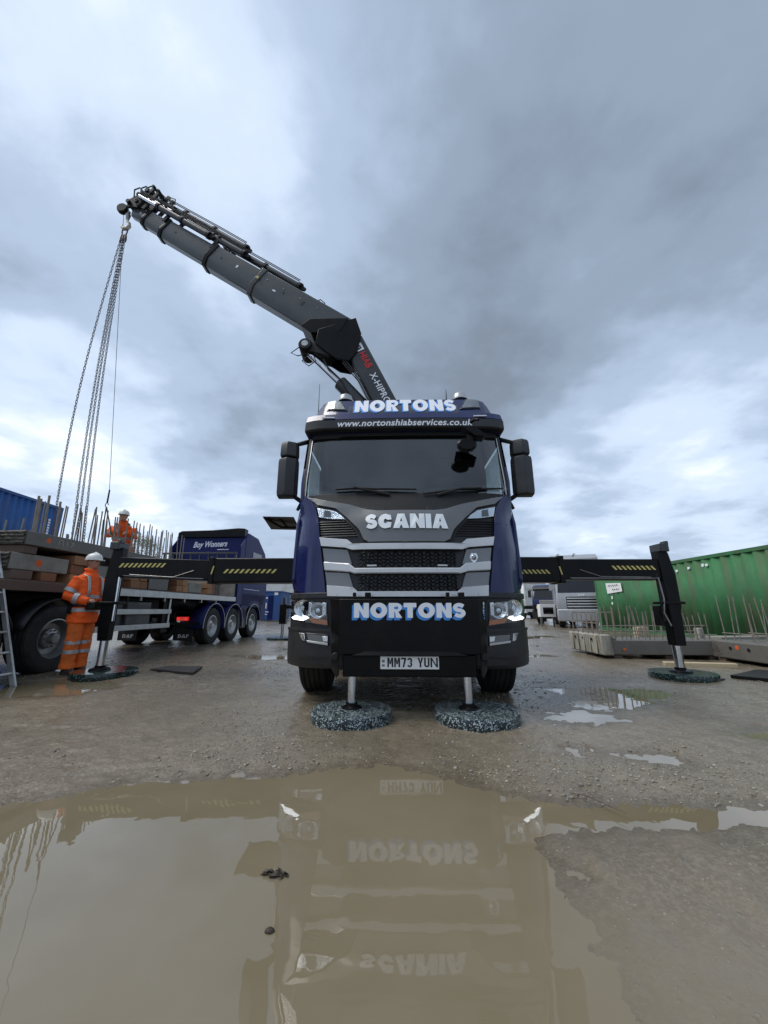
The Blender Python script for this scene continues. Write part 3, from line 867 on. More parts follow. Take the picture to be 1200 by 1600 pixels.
# lamps and bumper
wrap('lamp_surround', [.74, .80, .95, 1.06, 1.115], SF, .028, [.75, 1.0], 'blackplastic', truck, dw=.012, cap_bot=False, bevel=.01)
wrap('bumper', [.385, .42, .52, .62, .70, .735, .75], lambda x, z: SF(x, z) + (.03 if z < .4 else 0), .05, [.8, 1.08], 'bumper', truck, dw=.03, cap_bot=True, cap_top=True)
wrap('bumper_lip', [.735, .748, .762], SF, .062, [.8, 1.05], 'bumper', truck, dw=.04, cap_bot=True, cap_top=True)
wrap('lamp_brow', [1.055, 1.085, 1.11], SF, .055, [.8, 1.0], 'blackplastic', truck, dw=.03, cap_bot=True, cap_top=True, bevel=.006)
for s in (-1, 1):
    f = (lambda p: p) if s < 0 else mir
    hd = [(-1.245, 1.045), (-1.13, 1.04), (-.81, 1.0), (-.79, .79), (-.95, .812), (-1.245, .842)]
    hl = panel('headlight', f(hd), SF, .034, .02, 'gloss', truck, bevel=.004, cut=.05)
    for cx, cz, r in ((-1.07, .955, .078), (-.90, .935, .072)):
        b = MB(); y = SF(cx, cz) - .042
        b.lathe([(r * 1.12, .004), (r * 1.1, -.014), (r, -.012), (r * .8, .006), (r * .45, .018), (r * .3, .002), (0, -.004)], (cx if s < 0 else -cx, y, cz), 'Y', 24)
        b.build('reflector_bowl', 'reflector', hl)
    for cx, w_ in ((-1.19, .03), (-.985, .018), (-.835, .02)):
        panel('lamp_rib', f([(cx - w_, 1.015), (cx + w_, 1.01), (cx + w_, .885), (cx - w_, .89)]), SF, .042, .01, 'reflector', hl, bevel=.003)
    panel('daytime_light', f([(-1.238, .862), (-1.17, .885), (-1.02, .880), (-.992, .862), (-1.06, .835), (-1.2, .845)]), SF, .050, .016, 'drl', hl, bevel=.004, cut=.04)
    panel('indicator', f([(-.99, .852), (-.955, .862), (-.80, .838), (-.79, .793), (-.95, .815)]), SF, .050, .016, 'amber', hl, bevel=.003)
    panel('headlight_lens', f(hd), SF, .070, .006, 'lens', hl, bevel=0, cut=.05)
    fd = [(-1.115, .722), (-1.02, .720), (-.775, .708), (-.772, .600), (-1.0, .628), (-1.068, .642)]
    fg = panel('fog_light', f(fd), SF, .058, .02, 'gloss', truck, bevel=.004)
    panel('cornering_lamp', f([(-1.105, .716), (-1.035, .714), (-1.02, .640), (-1.062, .648)]), SF, .066, .012, 'reflector', fg, bevel=.003)
    panel('fog_reflector', f([(-1.0, .704), (-.785, .694), (-.782, .615), (-.985, .640)]), SF, .064, .010, 'earpaint', fg, bevel=.002)
    panel('fog_strip', f([(-1.005, .650), (-.782, .628), (-.782, .606), (-.995, .632)]), SF, .074, .010, 'alu', fg, bevel=.002)
    panel('fog_rib', f([(-.84, .69), (-.785, .688), (-.785, .64), (-.83, .645)]), SF, .072, .010, 'reflector', fg, bevel=.002)
    panel('bumper_crease', f([(-1.1, .475), (-.78, .49), (-.78, .496), (-1.1, .482)]), SF, .056, .01, 'blackplastic', truck, bevel=.002)
# front stabiliser beam with lettering
bm_ = MB(); bm_.bb((-.64, 0, .552), (.64, .10, 1.04))
beam = bm_.build('front_stabiliser', 'steelblack', truck, .008)
for s in (-1, 1):
    ck = MB()
    for poly in ([(s * .64, .004, 1.036), (s * .752, .14, 1.046), (s * .735, .14, .76), (s * .64, .004, .70)],
                 [(s * .64, .004, .70), (s * .735, .14, .76), (s * .718, .16, .40), (s * .66, .06, .345), (s * .632, .01, .375)]):
        ck.prism(poly, (0, .03, 0))
    ck.build('cheek_plate', 'steelblack', beam, .004)
lw = MB(); lw.bb((-.60, .03, .36), (.60, .14, .548)); lw.build('lower_crossmember', 'steelblack', beam, .01)
sh = MB(); sh.prism([(-.52, -.035, .548), (.52, -.035, .548), (.40, .0, .582), (-.40, .0, .582)], (0, .02, -.010)); sh.build('step_ledge', 'steelblack', beam, .003)
for s in (-1, 1):
    ho = MB(); ho.lathe([(.0, -.012), (.028, -.012), (.034, -.006), (.034, .02)], (s * .672, .045, .53), 'Y', 16)
    ho.build('towing_eye', 'black', beam)
    hk = MB(); hk.bb((s * .44 - .09, .02, 1.041), (s * .44 + .09, .14, 1.062)); hk.bb((s * .44 - .085, .05, 1.062), (s * .44 - .055, .12, 1.10)); hk.bb((s * .44 + .03, .05, 1.062), (s * .44 + .085, .12, 1.10))
    hk.build('lifting_bracket', 'steelblack', beam, .005)
    cy = MB(); cy.cyl((s * .517, .08, .06), (s * .517, .08, .40), .038, 24)
    cy.build('stabiliser_rod', 'chrome', beam)
    ft = MB(); ft.lathe([(0, .145), (.052, .145), (.052, .125), (.085, .112), (.090, .098), (0, .098)], (s * .517, .08, 0), 'Z', 24)
    ft.build('stabiliser_foot', 'steelblack', beam)
def ntext(x0, x1, z0, z1, surf, parent, th=.004):
    W_, H_ = x1 - x0, z1 - z0
    for nm, dx, dz, m, o in (('lettering_shadow', -.018, -.022, 'blue', .0015), ('lettering_shadow', -.009, -.011, 'blue', .0022), ('lettering_face', 0, 0, 'white', .0032)):
        block_letters(nm, 'NORTONS', lambda u, v, w: (x0 + u * W_ + dx, surf(x0 + u * W_ + dx, z0 + v * H_ + dz) - o - .0008 * w, z0 + v * H_ + dz), m, parent, bold=.31, gap=.09)
ntext(-.505, .517, .868, 1.005, lambda x, z: 0.0, beam)
lab = MB(); lab.prism([(.695, .064, 1.01), (.712, .086, 1.01), (.700, .086, .84), (.684, .068, .84)], (0, -.003, 0)); lab.build('warning_label', 'white', beam)
lb2 = MB()
for k in range(5):
    z = .985 - k * .028
    lb2.prism([(.694, .059, z), (.706, .075, z), (.705, .075, z - .016), (.693, .060, z - .016)], (0, -.002, 0))
lb2.build('label_print', 'blue', beam)
np_ = MB(); np_.bb((-.262, .006, .428), (.262, .024, .542)); pl_ = np_.build('number_plate', 'plate', beam, .006)
block_letters('plate_lettering', 'MM73 YUN', flat_fn((-.198, .0055, .447), (.448, 0, 0), (0, 0, .078), (0, -1, 0), .002), 'black', pl_, bold=.16, gap=.11)
pb = MB(); pb.bb((-.246, .0035, .486), (-.222, .007, .508)); pb.bb((-.246, .0035, .452), (-.222, .007, .470)); pb.build('plate_symbol', 'earpaint', pl_)

# visor and roof trim
wrap('sun_visor', [3.105, 3.12, 3.17, 3.22, 3.235], lambda x, z: SV(x, z) + (.02 if z < 3.11 or z > 3.23 else 0), 0, [1.15, 1.45], 'bumper', truck, dw=.03, cap_top=True, cap_bot=True)
wrap('visor_cap', [3.236, 3.26, 3.30, 3.33], lambda x, z: SV(x, z) + .01 + (z - 3.236) * .5, 0, [1.15, 1.45], 'navy', truck, dw=.025, cap_top=True, cap_bot=True)
lettering('web_address', 'www.nortonshiabservices.co.uk', lambda u, v, w: (-.82 + u * 1.665, SV(-.82 + u * 1.665, 3.1) - .002 - .002 * w, 3.125 + v * .085), 'white', truck, bold=.022, shear=.22, space=1.06)
for s in (-1, 1):
    f = (lambda p: p) if s < 0 else mir
    panel('position_light', f([(-1.02, 3.256), (-.86, 3.25), (-.86, 3.264), (-1.02, 3.27)]), lambda x, z: SV(x, z) + .01, .012, .02, 'white', truck, bevel=.002)
    rl = panel('roof_lamp', f([(-1.0, 3.46), (-.72, 3.43), (-.82, 3.64), (-1.0, 3.645)]), SR, .012, .02, 'gloss', truck, bevel=.004)
    panel('roof_reflector', f([(-.985, 3.475), (-.75, 3.45), (-.83, 3.622), (-.985, 3.627)]), SR, .02, .012, 'steel', rl, bevel=.003)
    panel('roof_lens', f([(-.985, 3.475), (-.75, 3.45), (-.83, 3.622), (-.985, 3.627)]), SR, .032, .006, 'lens', rl, bevel=0)
    bc = MB(); bc.lathe([(.0, .12), (.05, .115), (.085, .085), (.095, .03), (.11, .02), (.11, 0)], (s * .79 - .0, 1.15, 3.74), 'Z', 20)
    bc.build('beacon', 'alu', truck)
    an = MB(); ax_, ay_, az_ = ((-1.2, 1.25, 3.25), (.62, 1.3, 3.74))[s > 0]
    an.tube([(ax_, ay_, az_), (ax_ + .01, ay_, az_ + .12), (ax_ + .01, ay_, az_ + (.85 if s < 0 else .28))], [.012, .008, .003], 6)
    an.build('aerial', 'black', truck)
panel('roof_panel', [(-.70, 3.36), (.70, 3.36), (.70, 3.70), (-.70, 3.70)], SRr, .004, .02, 'gloss', truck, bevel=.003)
ntext(-.628, .676, 3.395, 3.635, lambda x, z: SRr(x, z) - .006, truck)
# door mirrors
for s in (-1, 1):
    mr_ = MB()
    up = [(s * 1.33, .90), (s * 1.345, .80), (s * 1.45, .745), (s * 1.545, .79), (s * 1.56, .90)]
    lo = [(s * 1.325, .90), (s * 1.34, .79), (s * 1.45, .735), (s * 1.56, .79), (s * 1.575, .90)]
    def shell(poly, zs, sc):
        b = MB(); n = len(poly)
        cx = sum(p[0] for p in poly) / n
        rows = []
        for z, k in zip(zs, sc):
            rows.append([(cx + (x - cx) * k, .9 + (y - .9) * k, z) for x, y in poly])
        vs = [p for r in rows for p in r]
        fs = [(i * n + j, i * n + (j + 1) % n, (i + 1) * n + (j + 1) % n, (i + 1) * n + j) for i in range(len(rows) - 1) for j in range(n)]
        fs += [tuple(range(n))[::-1], tuple((len(rows) - 1) * n + j for j in range(n))]
        return b.add(vs, fs)
    dm = shell(lo, [2.27, 2.285, 2.33, 2.55, 2.72, 2.765, 2.775], [.82, .95, 1, 1, 1, .96, .85]).build('door_mirror', 'bumper', truck, .012)
    shell(up, [2.795, 2.805, 2.83, 2.95, 2.99, 3.0], [.9, .98, 1, .97, .88, .7]).build('wide_angle_mirror', 'bumper', dm, .012)
    MB().box((s * 1.40, .86, 2.785), (.09, .06, .04)).build('mirror_joint', 'black', dm)
    gl_ = MB(); gl_.bb((s * 1.36, .902, 2.32), (s * 1.55, .908, 2.73)); gl_.bb((s * 1.365, .902, 2.83), (s * 1.53, .908, 2.96)); gl_.build('mirror_glass', 'mirror', dm)
    ar = MB(); ar.tube([(s * 1.19, .98, 3.06), (s * 1.24, .93, 3.05), (s * 1.36, .86, 2.98)], [.032, .03, .026], 8)
    ar.tube([(s * 1.36, .86, 2.98), (s * 1.345, .88, 2.6), (s * 1.35, .86, 2.33)], .02, 8)
    ar.tube([(s * 1.37, .86, 2.30), (s * 1.27, .90, 2.235), (s * 1.21, .95, 2.20)], [.026, .028, .032], 8)
    ar.tube([(s * 1.275, .90, 2.225), (s * 1.29, .88, 2.17), (s * 1.31, .87, 2.12)], [.02, .024, .02], 8)
    ar.build('mirror_bracket', 'black', dm)

# running gear
def wheel_parts(parent, c, r, w, side, name='wheel', hub='steel', rim='alu', nuts=0, tyre_n=40):
    """tyre with shoulder and tread ribs; the rim faces side (+1 / -1) along x"""
    cx, cy, cz = c
    t = MB(); h = w / 2
    prof = [(r * .56, -h * .75), (r * .62, -h * .95), (r * .82, -h), (r * .93, -h * .96), (r * .985, -h * .82)]
    for k in range(5):
        a = -h * .72 + k * h * .36
        prof += [(r * .995, a - h * .10), (r, a - h * .08), (r, a + h * .10), (r * .98, a + h * .12), (r * .98, a + h * .2)]
    prof += [(r * .985, h * .82), (r * .93, h * .96), (r * .82, h), (r * .62, h * .95), (r * .56, h * .75)]
    t.lathe(prof, (0, 0, 0), 'X', tyre_n)
    wo_ = t.build(name, 'rubber', parent)
    wo_.location = (cx, cy, cz)
    rm = MB()
    s = side
    rm.lathe([(r * .575, s * h * .80), (r * .585, s * h * .90), (r * .55, s * h * .92), (r * .52, s * h * .6), (r * .45, s * h * .25), (r * .30, s * h * .2), (r * .28, s * h * .55), (r * .16, s * h * .62), (r * .14, s * h * .98), (0, s * h * 1.02)], (0, 0, 0), 'X', 32)
    rim_o = rm.build('rim', rim, wo_)
    nut = None
    for k in range(nuts):
        a = 2 * math.pi * k / nuts
        y, z = r * .24 * math.cos(a), r * .24 * math.sin(a)
        if nut is None:
            nut = MB().cyl((s * h * .5, 0, 0), (s * h * .72, 0, 0), r * .024, 6).build('wheel_nut', hub, wo_)
            o = nut
        else:
            o = link(nut.copy(), wo_)
        o.location = (0, y, z)
    return wo_
for s in (-1, 1):
    wheel_parts(truck, (s * 1.055, 1.36, .515), .515, .32, s)
    wheel_parts(truck, (s * 1.055, 3.3, .515), .515, .32, s)
    for y in (6.4, 7.75):
        wheel_parts(truck, (s * 1.06, y, .515), .515, .30, s)
        wheel_parts(truck, (s * .72, y, .515), .515, .28, s)
    fd_ = MB(); fd_.tube([(s * 1.05, 1.36 + .60 * math.cos(a * math.pi / 10), .515 + .60 * math.sin(a * math.pi / 10)) for a in range(0, 11)], .03, 6)
    ra = MB(); rows = [[(s * x, 1.36 + .58 * math.cos(R(a)), .515 + .58 * math.sin(R(a))) for x in (.86, 1.24)] for a in range(-5, 186, 12)]
    ra.grid(rows); o = ra.build('wheel_arch', 'blackplastic', truck); so = o.modifiers.new('t', 'SOLIDIFY'); so.thickness = .012
ch = MB()
for s in (-1, 1): ch.bb((s * .43 - .04, .45, .72), (s * .43 + .04, 9.3, 1.0))
for y in (.6, 1.36, 2.6, 4.2, 5.6, 7.1, 9.2): ch.bb((-.43, y - .05, .76), (.43, y + .05, .96))
ch.build('chassis_frame', 'steelblack', truck, .006)
ax = MB()
for y in (1.36, 3.3, 6.4, 7.75): ax.cyl((-1.0, y, .515), (1.0, y, .515), .07, 10)
ax.build('axles', 'steelblack', truck)
en = MB(); en.bb((-.38, .55, .55), (.38, 1.9, 1.0)); en.build('engine_sump', 'black', truck, .05)
for s in (-1, 1):
    tk = MB(); tk.bb((s * .62, 4.0, .5), (s * 1.2, 5.5, 1.02)); tk.build('fuel_tank', 'alu', truck, .06)
bed = MB(); bed.bb((-1.25, 3.35, 1.12), (1.25, 9.6, 1.24)); bed.build('load_bed', 'steelblack', truck, .01)

# doors: seams, handles, steps, arch edge
for s in (-1, 1):
    for y in (1.0, 1.82):
        MB().bb((s * 1.236, y - .006, 1.1), (s * 1.246, y + .006, 2.98)).build('door_seam', 'black', truck)
    MB().bb((s * 1.24, 1.55, 1.86), (s * 1.275, 1.76, 1.91)).build('door_handle', 'black', truck, .01)
    for z in (.55, .86):
        MB().bb((s * .95, .95, z), (s * 1.24, 1.02, z + .03)).build('cab_step', 'steel', truck, .006)
    st_ = MB(); st_.bb((s * 1.15, 1.84, .5), (s * 1.235, 1.98, 1.05)); st_.build('side_skirt', 'bumper', truck, .01)
# ------------------------------------------------------------------ loader crane behind the cab
CR = Vector((0.29, 5.95, 0))
crane = thing('loader_crane', 'dark grey knuckle boom loader crane raised over the cab, reaching left', 'crane', CR)
def rel(*p): return Vector(p) - CR
def face_prism(poly, y0, y1, name, m, parent, bevel=.01):
    b = MB(); b.prism([rel(x, y0, z) for x, z in poly], (0, y1 - y0, 0))
    return b.build(name, m, parent, bevel)
col = MB()
col.lathe([(.0, 3.05), (.20, 3.05), (.24, 2.9), (.26, 1.9), (.36, 1.7), (.38, 1.15), (0, 1.15)], (0, .12, 0), 'Z', 24)
col.build('column', 'boomdark', crane)
MB().bb((-.95, -.25, .98), (.95, .45, 1.36)).build('base_frame', 'steelblack', crane, .02)
# first boom: column top up to the elbow
first = face_prism([(-.40, 5.66), (.20, 4.40), (.93, 2.95), (.80, 2.62), (.40, 2.62), (.36, 2.95), (-.25, 4.40), (-.56, 5.12), (-.62, 5.45)], 5.80, 6.14, 'first_boom', 'boomdark', crane, .025)
fd = Vector((.594, 0, -1.23)).normalized(); fp = Vector((1.23, 0, .594)).normalized()
def on_first(t, off, y=5.797):    # t metres down the boom from its head, off metres across
    return rel(-.53, y, 5.52) + fd * t - fp * off
def first_text(t0, length, height, off):
    o = on_first(t0, off)
    return flat_fn(o, fd * length, fp * height, (0, -1, 0), .003)
lettering('maker_word', 'HIAB', first_text(.27, .33, .12, .03), 'red', first, bold=.02)
lettering('model_word', 'X-HIPRO 858', first_text(.72, .92, .115, .04), 'white', first, bold=.018, space=1.05)
eb = MB(); eb.prism([on_first(.08, .05), on_first(.23, .05), on_first(.23, -.095), on_first(.08, -.095)], (0, -.003, 0)); bad = eb.build('maker_badge', 'white', first)
e2 = MB(); e2.tube([on_first(.11, .01, 5.793), on_first(.14, -.05, 5.793), on_first(.18, -.05, 5.793), on_first(.19, 0, 5.793), on_first(.16, .01, 5.793)], .013, 6); e2.build('badge_animal', 'black', bad)
# elbow bracket linking the booms
face_prism([(-1.16, 5.74), (-.50, 5.98), (-.40, 5.66), (-.46, 5.30), (-.60, 5.10), (-.80, 5.14), (-1.0, 5.28), (-1.20, 5.46)], 5.765, 5.80, 'elbow_plate', 'steelblack', crane, .008)
face_prism([(-1.16, 5.74), (-.50, 5.98), (-.40, 5.66), (-.46, 5.30), (-.60, 5.10), (-.80, 5.14), (-1.0, 5.28), (-1.20, 5.46)], 6.14, 6.175, 'elbow_plate', 'steelblack', crane, .008)
# boom cylinder pin, rod, barrel
pn = MB(); pn.lathe([(0, -.20), (.10, -.20), (.12, -.17), (.12, .20), (.10, .22), (0, .22)], rel(-1.38, 5.95, 5.44), 'Y', 24); pin = pn.build('link_pin', 'black', crane)
MB().lathe([(0, -.212), (.055, -.21), (.062, -.2)], rel(-1.38, 5.95, 5.44), 'Y', 20).build('pin_cap', 'alu', pin)
lk = MB(); lk.prism([rel(-1.42, 5.80, 5.36), rel(-1.34, 5.80, 5.53), rel(-.86, 5.80, 5.40), rel(-.95, 5.80, 5.22)], (0, .05, 0)); lk.build('link_arm', 'black', crane, .01)
lk = MB(); lk.prism([rel(-1.42, 6.08, 5.36), rel(-1.34, 6.08, 5.53), rel(-.86, 6.08, 5.40), rel(-.95, 6.08, 5.22)], (0, .05, 0)); lk.build('link_arm', 'black', crane, .01)
MB().cyl(rel(-1.36, 5.93, 5.40), rel(-.66, 5.93, 4.66), .062, 20).build('cylinder_rod', 'chrome', crane)
br = MB(); br.tube([rel(-.78, 5.93, 4.785), rel(-.76, 5.93, 4.765), rel(-.70, 5.93, 4.70), rel(.35, 6.0, 3.55)], [.09, .125, .125, .125], 20)
br.build('cylinder_barrel', 'boomdark', crane)
hs = MB(); hs.tube([rel(-.62, 5.80, 4.5), rel(-.72, 5.79, 4.72), rel(-.95, 5.80, 4.95), rel(-1.05, 5.80, 5.15)], .014, 6); hs.build('hydraulic_pipe', 'black', crane)
for loop in ([(-1.48, 5.40), (-1.62, 5.28), (-1.50, 5.22), (-1.33, 5.28)], [(-1.30, 5.26), (-1.42, 5.12), (-1.30, 5.02), (-1.18, 5.12), (-1.22, 5.22)]):
    MB().tube([rel(x, 5.80, z) for x, z in loop], .009, 6).build('hose_loop', 'black', crane)
# second boom: nested sections drawn along one axis
P0 = rel(-.985, 6.0, 5.93); P1 = rel(-5.27, 6.32, 9.03)
bu = (P1 - P0).normalized(); bs = bu.cross(Vector((0, 0, 1))).normalized(); bn = bs.cross(bu).normalized()
if bs.y > 0: bs = -bs; 
BL = (P1 - P0).length
def bpt(s, side, up): return P0 + bu * s + bs * side + bn * up
def hexsec(s, w, h, up=0.0):
    return [bpt(s, -w / 2, up + h / 2), bpt(s, w / 2, up + h / 2), bpt(s, w / 2, up - h * .20), bpt(s, w * .26, up - h / 2), bpt(s, -w * .26, up - h / 2), bpt(s, -w / 2, up - h * .20)]
def boom_section(name, s0, s1, w, h, m, up=0.0, skew=0.0):
    a, c = hexsec(s0, w, h, up), hexsec(s1, w, h, up)
    if skew:
        a = [p - bu * (skew * (1 if i in (0, 1) else -1 if i in (3, 4) else -.4)) for i, p in enumerate(a)]
    b = MB(); b.add(a + c, [tuple(range(6))[::-1], tuple(range(6, 12))] + [(i, (i + 1) % 6, 6 + (i + 1) % 6, 6 + i) for i in range(6)])
    return b.build(name, m, crane, .012)
fr = BL / 5.13
S = [-.18, 1.72 * fr, 2.93 * fr, 4.22 * fr, 4.78 * fr, 5.13 * fr]
HS = [.55, .475, .40, .325, .255]; WS = [.38, .33, .28, .23, .19]
for k in range(5):
    sec = boom_section('outer_boom' if k == 0 else 'boom_extension', S[k] - (0 if k == 0 else .2), S[k + 1], WS[k], HS[k], 'boomgrey', up=(HS[0] - HS[k]) * .18, skew=.22 if k == 0 else 0)
    if k < 4:
        h = HS[k] + .035; w = WS[k] + .035; up = (HS[0] - HS[k]) * .18
        cl = MB()
        a, c = hexsec(S[k + 1] - .085, w, h, up), hexsec(S[k + 1] + .015, w, h, up)
        cl.add(a + c, [tuple(range(6))[::-1], tuple(range(6, 12))] + [(i, (i + 1) % 6, 6 + (i + 1) % 6, 6 + i) for i in range(6)])
        cl.build('boom_collar', 'steelblack' if k else 'boomdark', crane, .012)
    q = bpt((S[k] + S[k + 1]) / 2 + .3, WS[k] / 2, .05)
    MB().lathe([(0, -.005), (.022, -.004), (.024, .004)], q, 'Y', 10).build('pad_bolt', 'black', sec)
# black root cheek where the boom meets the elbow
ro = MB(); ro.prism([bpt(-.28, .225, .24), bpt(-.32, .225, -.08), bpt(.10, .225, -.36), bpt(.36, .225, -.345), bpt(.30, .225, -.14)], bs * -.45)
ro.build('boom_root', 'steelblack', crane, .01)
tr_ = MB(); q = [bpt(1.63 * fr, .231, .02), bpt(1.63 * fr + .07, .231, .02), bpt(1.63 * fr + .035, .231, .085)]; tr_.prism(q, bs * .003); tr_.build('warning_triangle', 'yellow', crane)
# extension cylinders and hoses on top of the boom
def ram(s0, sm, s1, side, up, r, rod_end=True):
    b = MB(); b.tube([bpt(s0, side, up), bpt(sm, side, up)], r, 14)
    o = b.build('extension_cylinder', 'boomdark', crane)
    MB().tube([bpt(sm, side, up), bpt(s1, side, up)], r * .62, 12).build('extension_rod', 'chrome', o)
    for s_ in (s0, sm - .05, (s0 + sm) / 2):
        g = MB(); g.tube([bpt(s_, side, up), bpt(s_ + .06, side, up)], r * 1.28, 14); g.build('cylinder_gland', 'black', o)
    e = MB(); e.prism([bpt(s0 - .10, side - .02, up + .035), bpt(s0, side - .02, up + .045), bpt(s0, side - .02, up - .045), bpt(s0 - .10, side - .02, up - .02)], bs * .04); e.build('cylinder_eye', 'black', o)
    for dz in (.0, .03):
        h_ = MB(); h_.tube([bpt(s0 + .1, side + .03, up + r + .02 + dz), bpt((s0 + sm) / 2, side + .03, up + r + .028 + dz), bpt(s1, side + .03, up + r + .02 + dz)], .009, 6); h_.build('hydraulic_pipe', 'black', o)
ram(1.00 * fr, 2.7 * fr, 4.0 * fr, .02, .42, .064)
ram(1.02 * fr + 1.3, 3.9 * fr, 4.95 * fr, .14, .37, .060)
ram(3.12 * fr, 4.55 * fr, 5.1 * fr, .20, .31, .056)
ram(2.62 * fr, 4.35 * fr, 5.0 * fr, -.12, .66, .066)
ram(3.3 * fr, 4.4 * fr, 5.1 * fr, -.02, .50, .060)
for k, (s_, hgt) in enumerate(((1.75 * fr, .24), (2.95 * fr, .32), (4.25 * fr, .42), (4.85 * fr, .62), (5.02 * fr, .66))):
    lg = MB(); lg.prism([bpt(s_ - .04, -.16, .2), bpt(s_ + .04, -.16, .2), bpt(s_ + .05, -.16, .2 + hgt), bpt(s_ - .03, -.16, .2 + hgt)], bs * .04)
    lg.prism([bpt(s_ - .04, .14, .12), bpt(s_ + .04, .14, .12), bpt(s_ + .04, .14, .12 + hgt * .8), bpt(s_ - .03, .14, .12 + hgt * .8)], bs * .04)
    lg.prism([bpt(s_ - .03, -.18, .12 + hgt * .8), bpt(s_ + .03, -.18, .12 + hgt * .8), bpt(s_ + .03, -.18, .16 + hgt * .8), bpt(s_ - .03, -.18, .16 + hgt * .8)], bs * .4)
    lg.build('cylinder_bracket', 'black', crane, .006)
hd = MB()
hd.prism([bpt(5.0 * fr, -.12, .12), bpt(5.26 * fr, -.12, .0), bpt(5.33 * fr, -.12, .18), bpt(5.22 * fr, -.12, .50), bpt(5.02 * fr, -.12, .62)], bs * .05)
hd.prism([bpt(5.0 * fr, .09, .12), bpt(5.26 * fr, .09, .0), bpt(5.33 * fr, .09, .18), bpt(5.22 * fr, .09, .50), bpt(5.02 * fr, .09, .62)], bs * .05)
for s_, u_ in ((5.1, .2), (5.18, .35), (5.1, .52), (5.25, .1)): hd.cyl(bpt(s_ * fr, -.2, u_), bpt(s_ * fr, .2, u_), .045, 12)
hd.build('boom_head', 'black', crane, .005)
for side, up in ((.22, .42), (.1, .66), (-.1, .76), (.16, .56)):
    MB().tube([bpt(5.15 * fr, side, up - .2), bpt(5.28 * fr, side, up - .05), bpt(5.22 * fr, side, up + .05), bpt(5.0 * fr, side, up), bpt(4.8 * fr, side * .8, up - .06)], .013, 6).build('hose_loop', 'black', crane)
for side, up, s_ in ((.0, .72, 4.72), (-.12, .86, 4.86)):
    MB().tube([bpt(s_ * fr - .12, side, up - .12), bpt(s_ * fr - .02, side, up), bpt(s_ * fr + .1, side, up - .02), bpt(s_ * fr + .12, side, up - .2)], .011, 6).build('guard_loop', 'black', crane)
MB().tube([bpt(.40, .0, .30), bpt(.44, .0, .40), bpt(.56, .0, .42), bpt(.62, 0, .33)], .010, 6).build('guard_loop', 'black', crane)
MB().tube([bpt(-.34, .1, .16), bpt(-.46, .1, .10), bpt(-.44, .1, -.06), bpt(-.34, .1, -.10)], .012, 6).build('hose_loop', 'black', crane)
# winch sheave and crane hook under the head
tipw = bpt(5.30 * fr, 0, .02)
sv = MB(); sv.lathe([(0, -.05), (.10, -.05), (.115, -.02), (.09, 0), (.115, .02), (.10, .05), (0, .05)], tipw + Vector((-.16, 0, .06)), 'Y', 20); sv.build('rope_sheave', 'black', crane)
HK = tipw + Vector((-.02, 0, -.30))
h1 = MB(); h1.tube([tipw + Vector((-.01, 0, -.02)), tipw + Vector((-.015, 0, -.12))], .03, 8); h1.tube([tipw + Vector((-.015, 0, -.10)), HK + Vector((0, 0, .06))], [.05, .03], 10)
h1.build('hook_swivel', 'steel', crane)
hk = MB(); hk.tube([HK + Vector((.0, 0, .10)), HK + Vector((.01, 0, .03)), HK + Vector((.055, 0, -.03)), HK + Vector((.07, 0, -.10)), HK + Vector((.03, 0, -.165)), HK + Vector((-.035, 0, -.17)), HK + Vector((-.08, 0, -.12)), HK + Vector((-.075, 0, -.06))], [.026, .028, .036, .040, .042, .038, .028, .014], 10)
hookm = mat('hook_cream_paint', (.55, .53, .46), .45, dirt=(.15, .12, .09), dscale=12, damount=.5)
hk.build('crane_hook', hookm, crane)
# hoses and small marks on the booms
for k in range(3):
    MB().tube([on_first(.25 + .03 * k, .30 + .03 * k, 5.79), on_first(.8, .20 + .03 * k, 5.785), on_first(1.5, .21 + .03 * k, 5.785), on_first(2.4, .22 + .03 * k, 5.79)], .010, 6).build('hydraulic_hose', 'black', first)
for s_, side, up, w_, h_ in ((.62, .192, .02, .05, .09), (1.25, .192, -.02, .07, .03), (2.2 * fr, .167, .03, .04, .06)):
    q = MB(); q.prism([bpt(s_, side, up), bpt(s_ + w_, side, up), bpt(s_ + w_, side, up + h_), bpt(s_, side, up + h_)], bs * .002); q.build('warning_label', 'black' if s_ < 1 else 'white', crane)
for s_ in (.35, .75, 1.15, 1.55):
    q = MB(); q.lathe([(0, -.006), (.014, -.006), (.016, .004)], bpt(s_, .191, .12), 'Y', 8); q.build('plate_bolt', 'steel', crane)
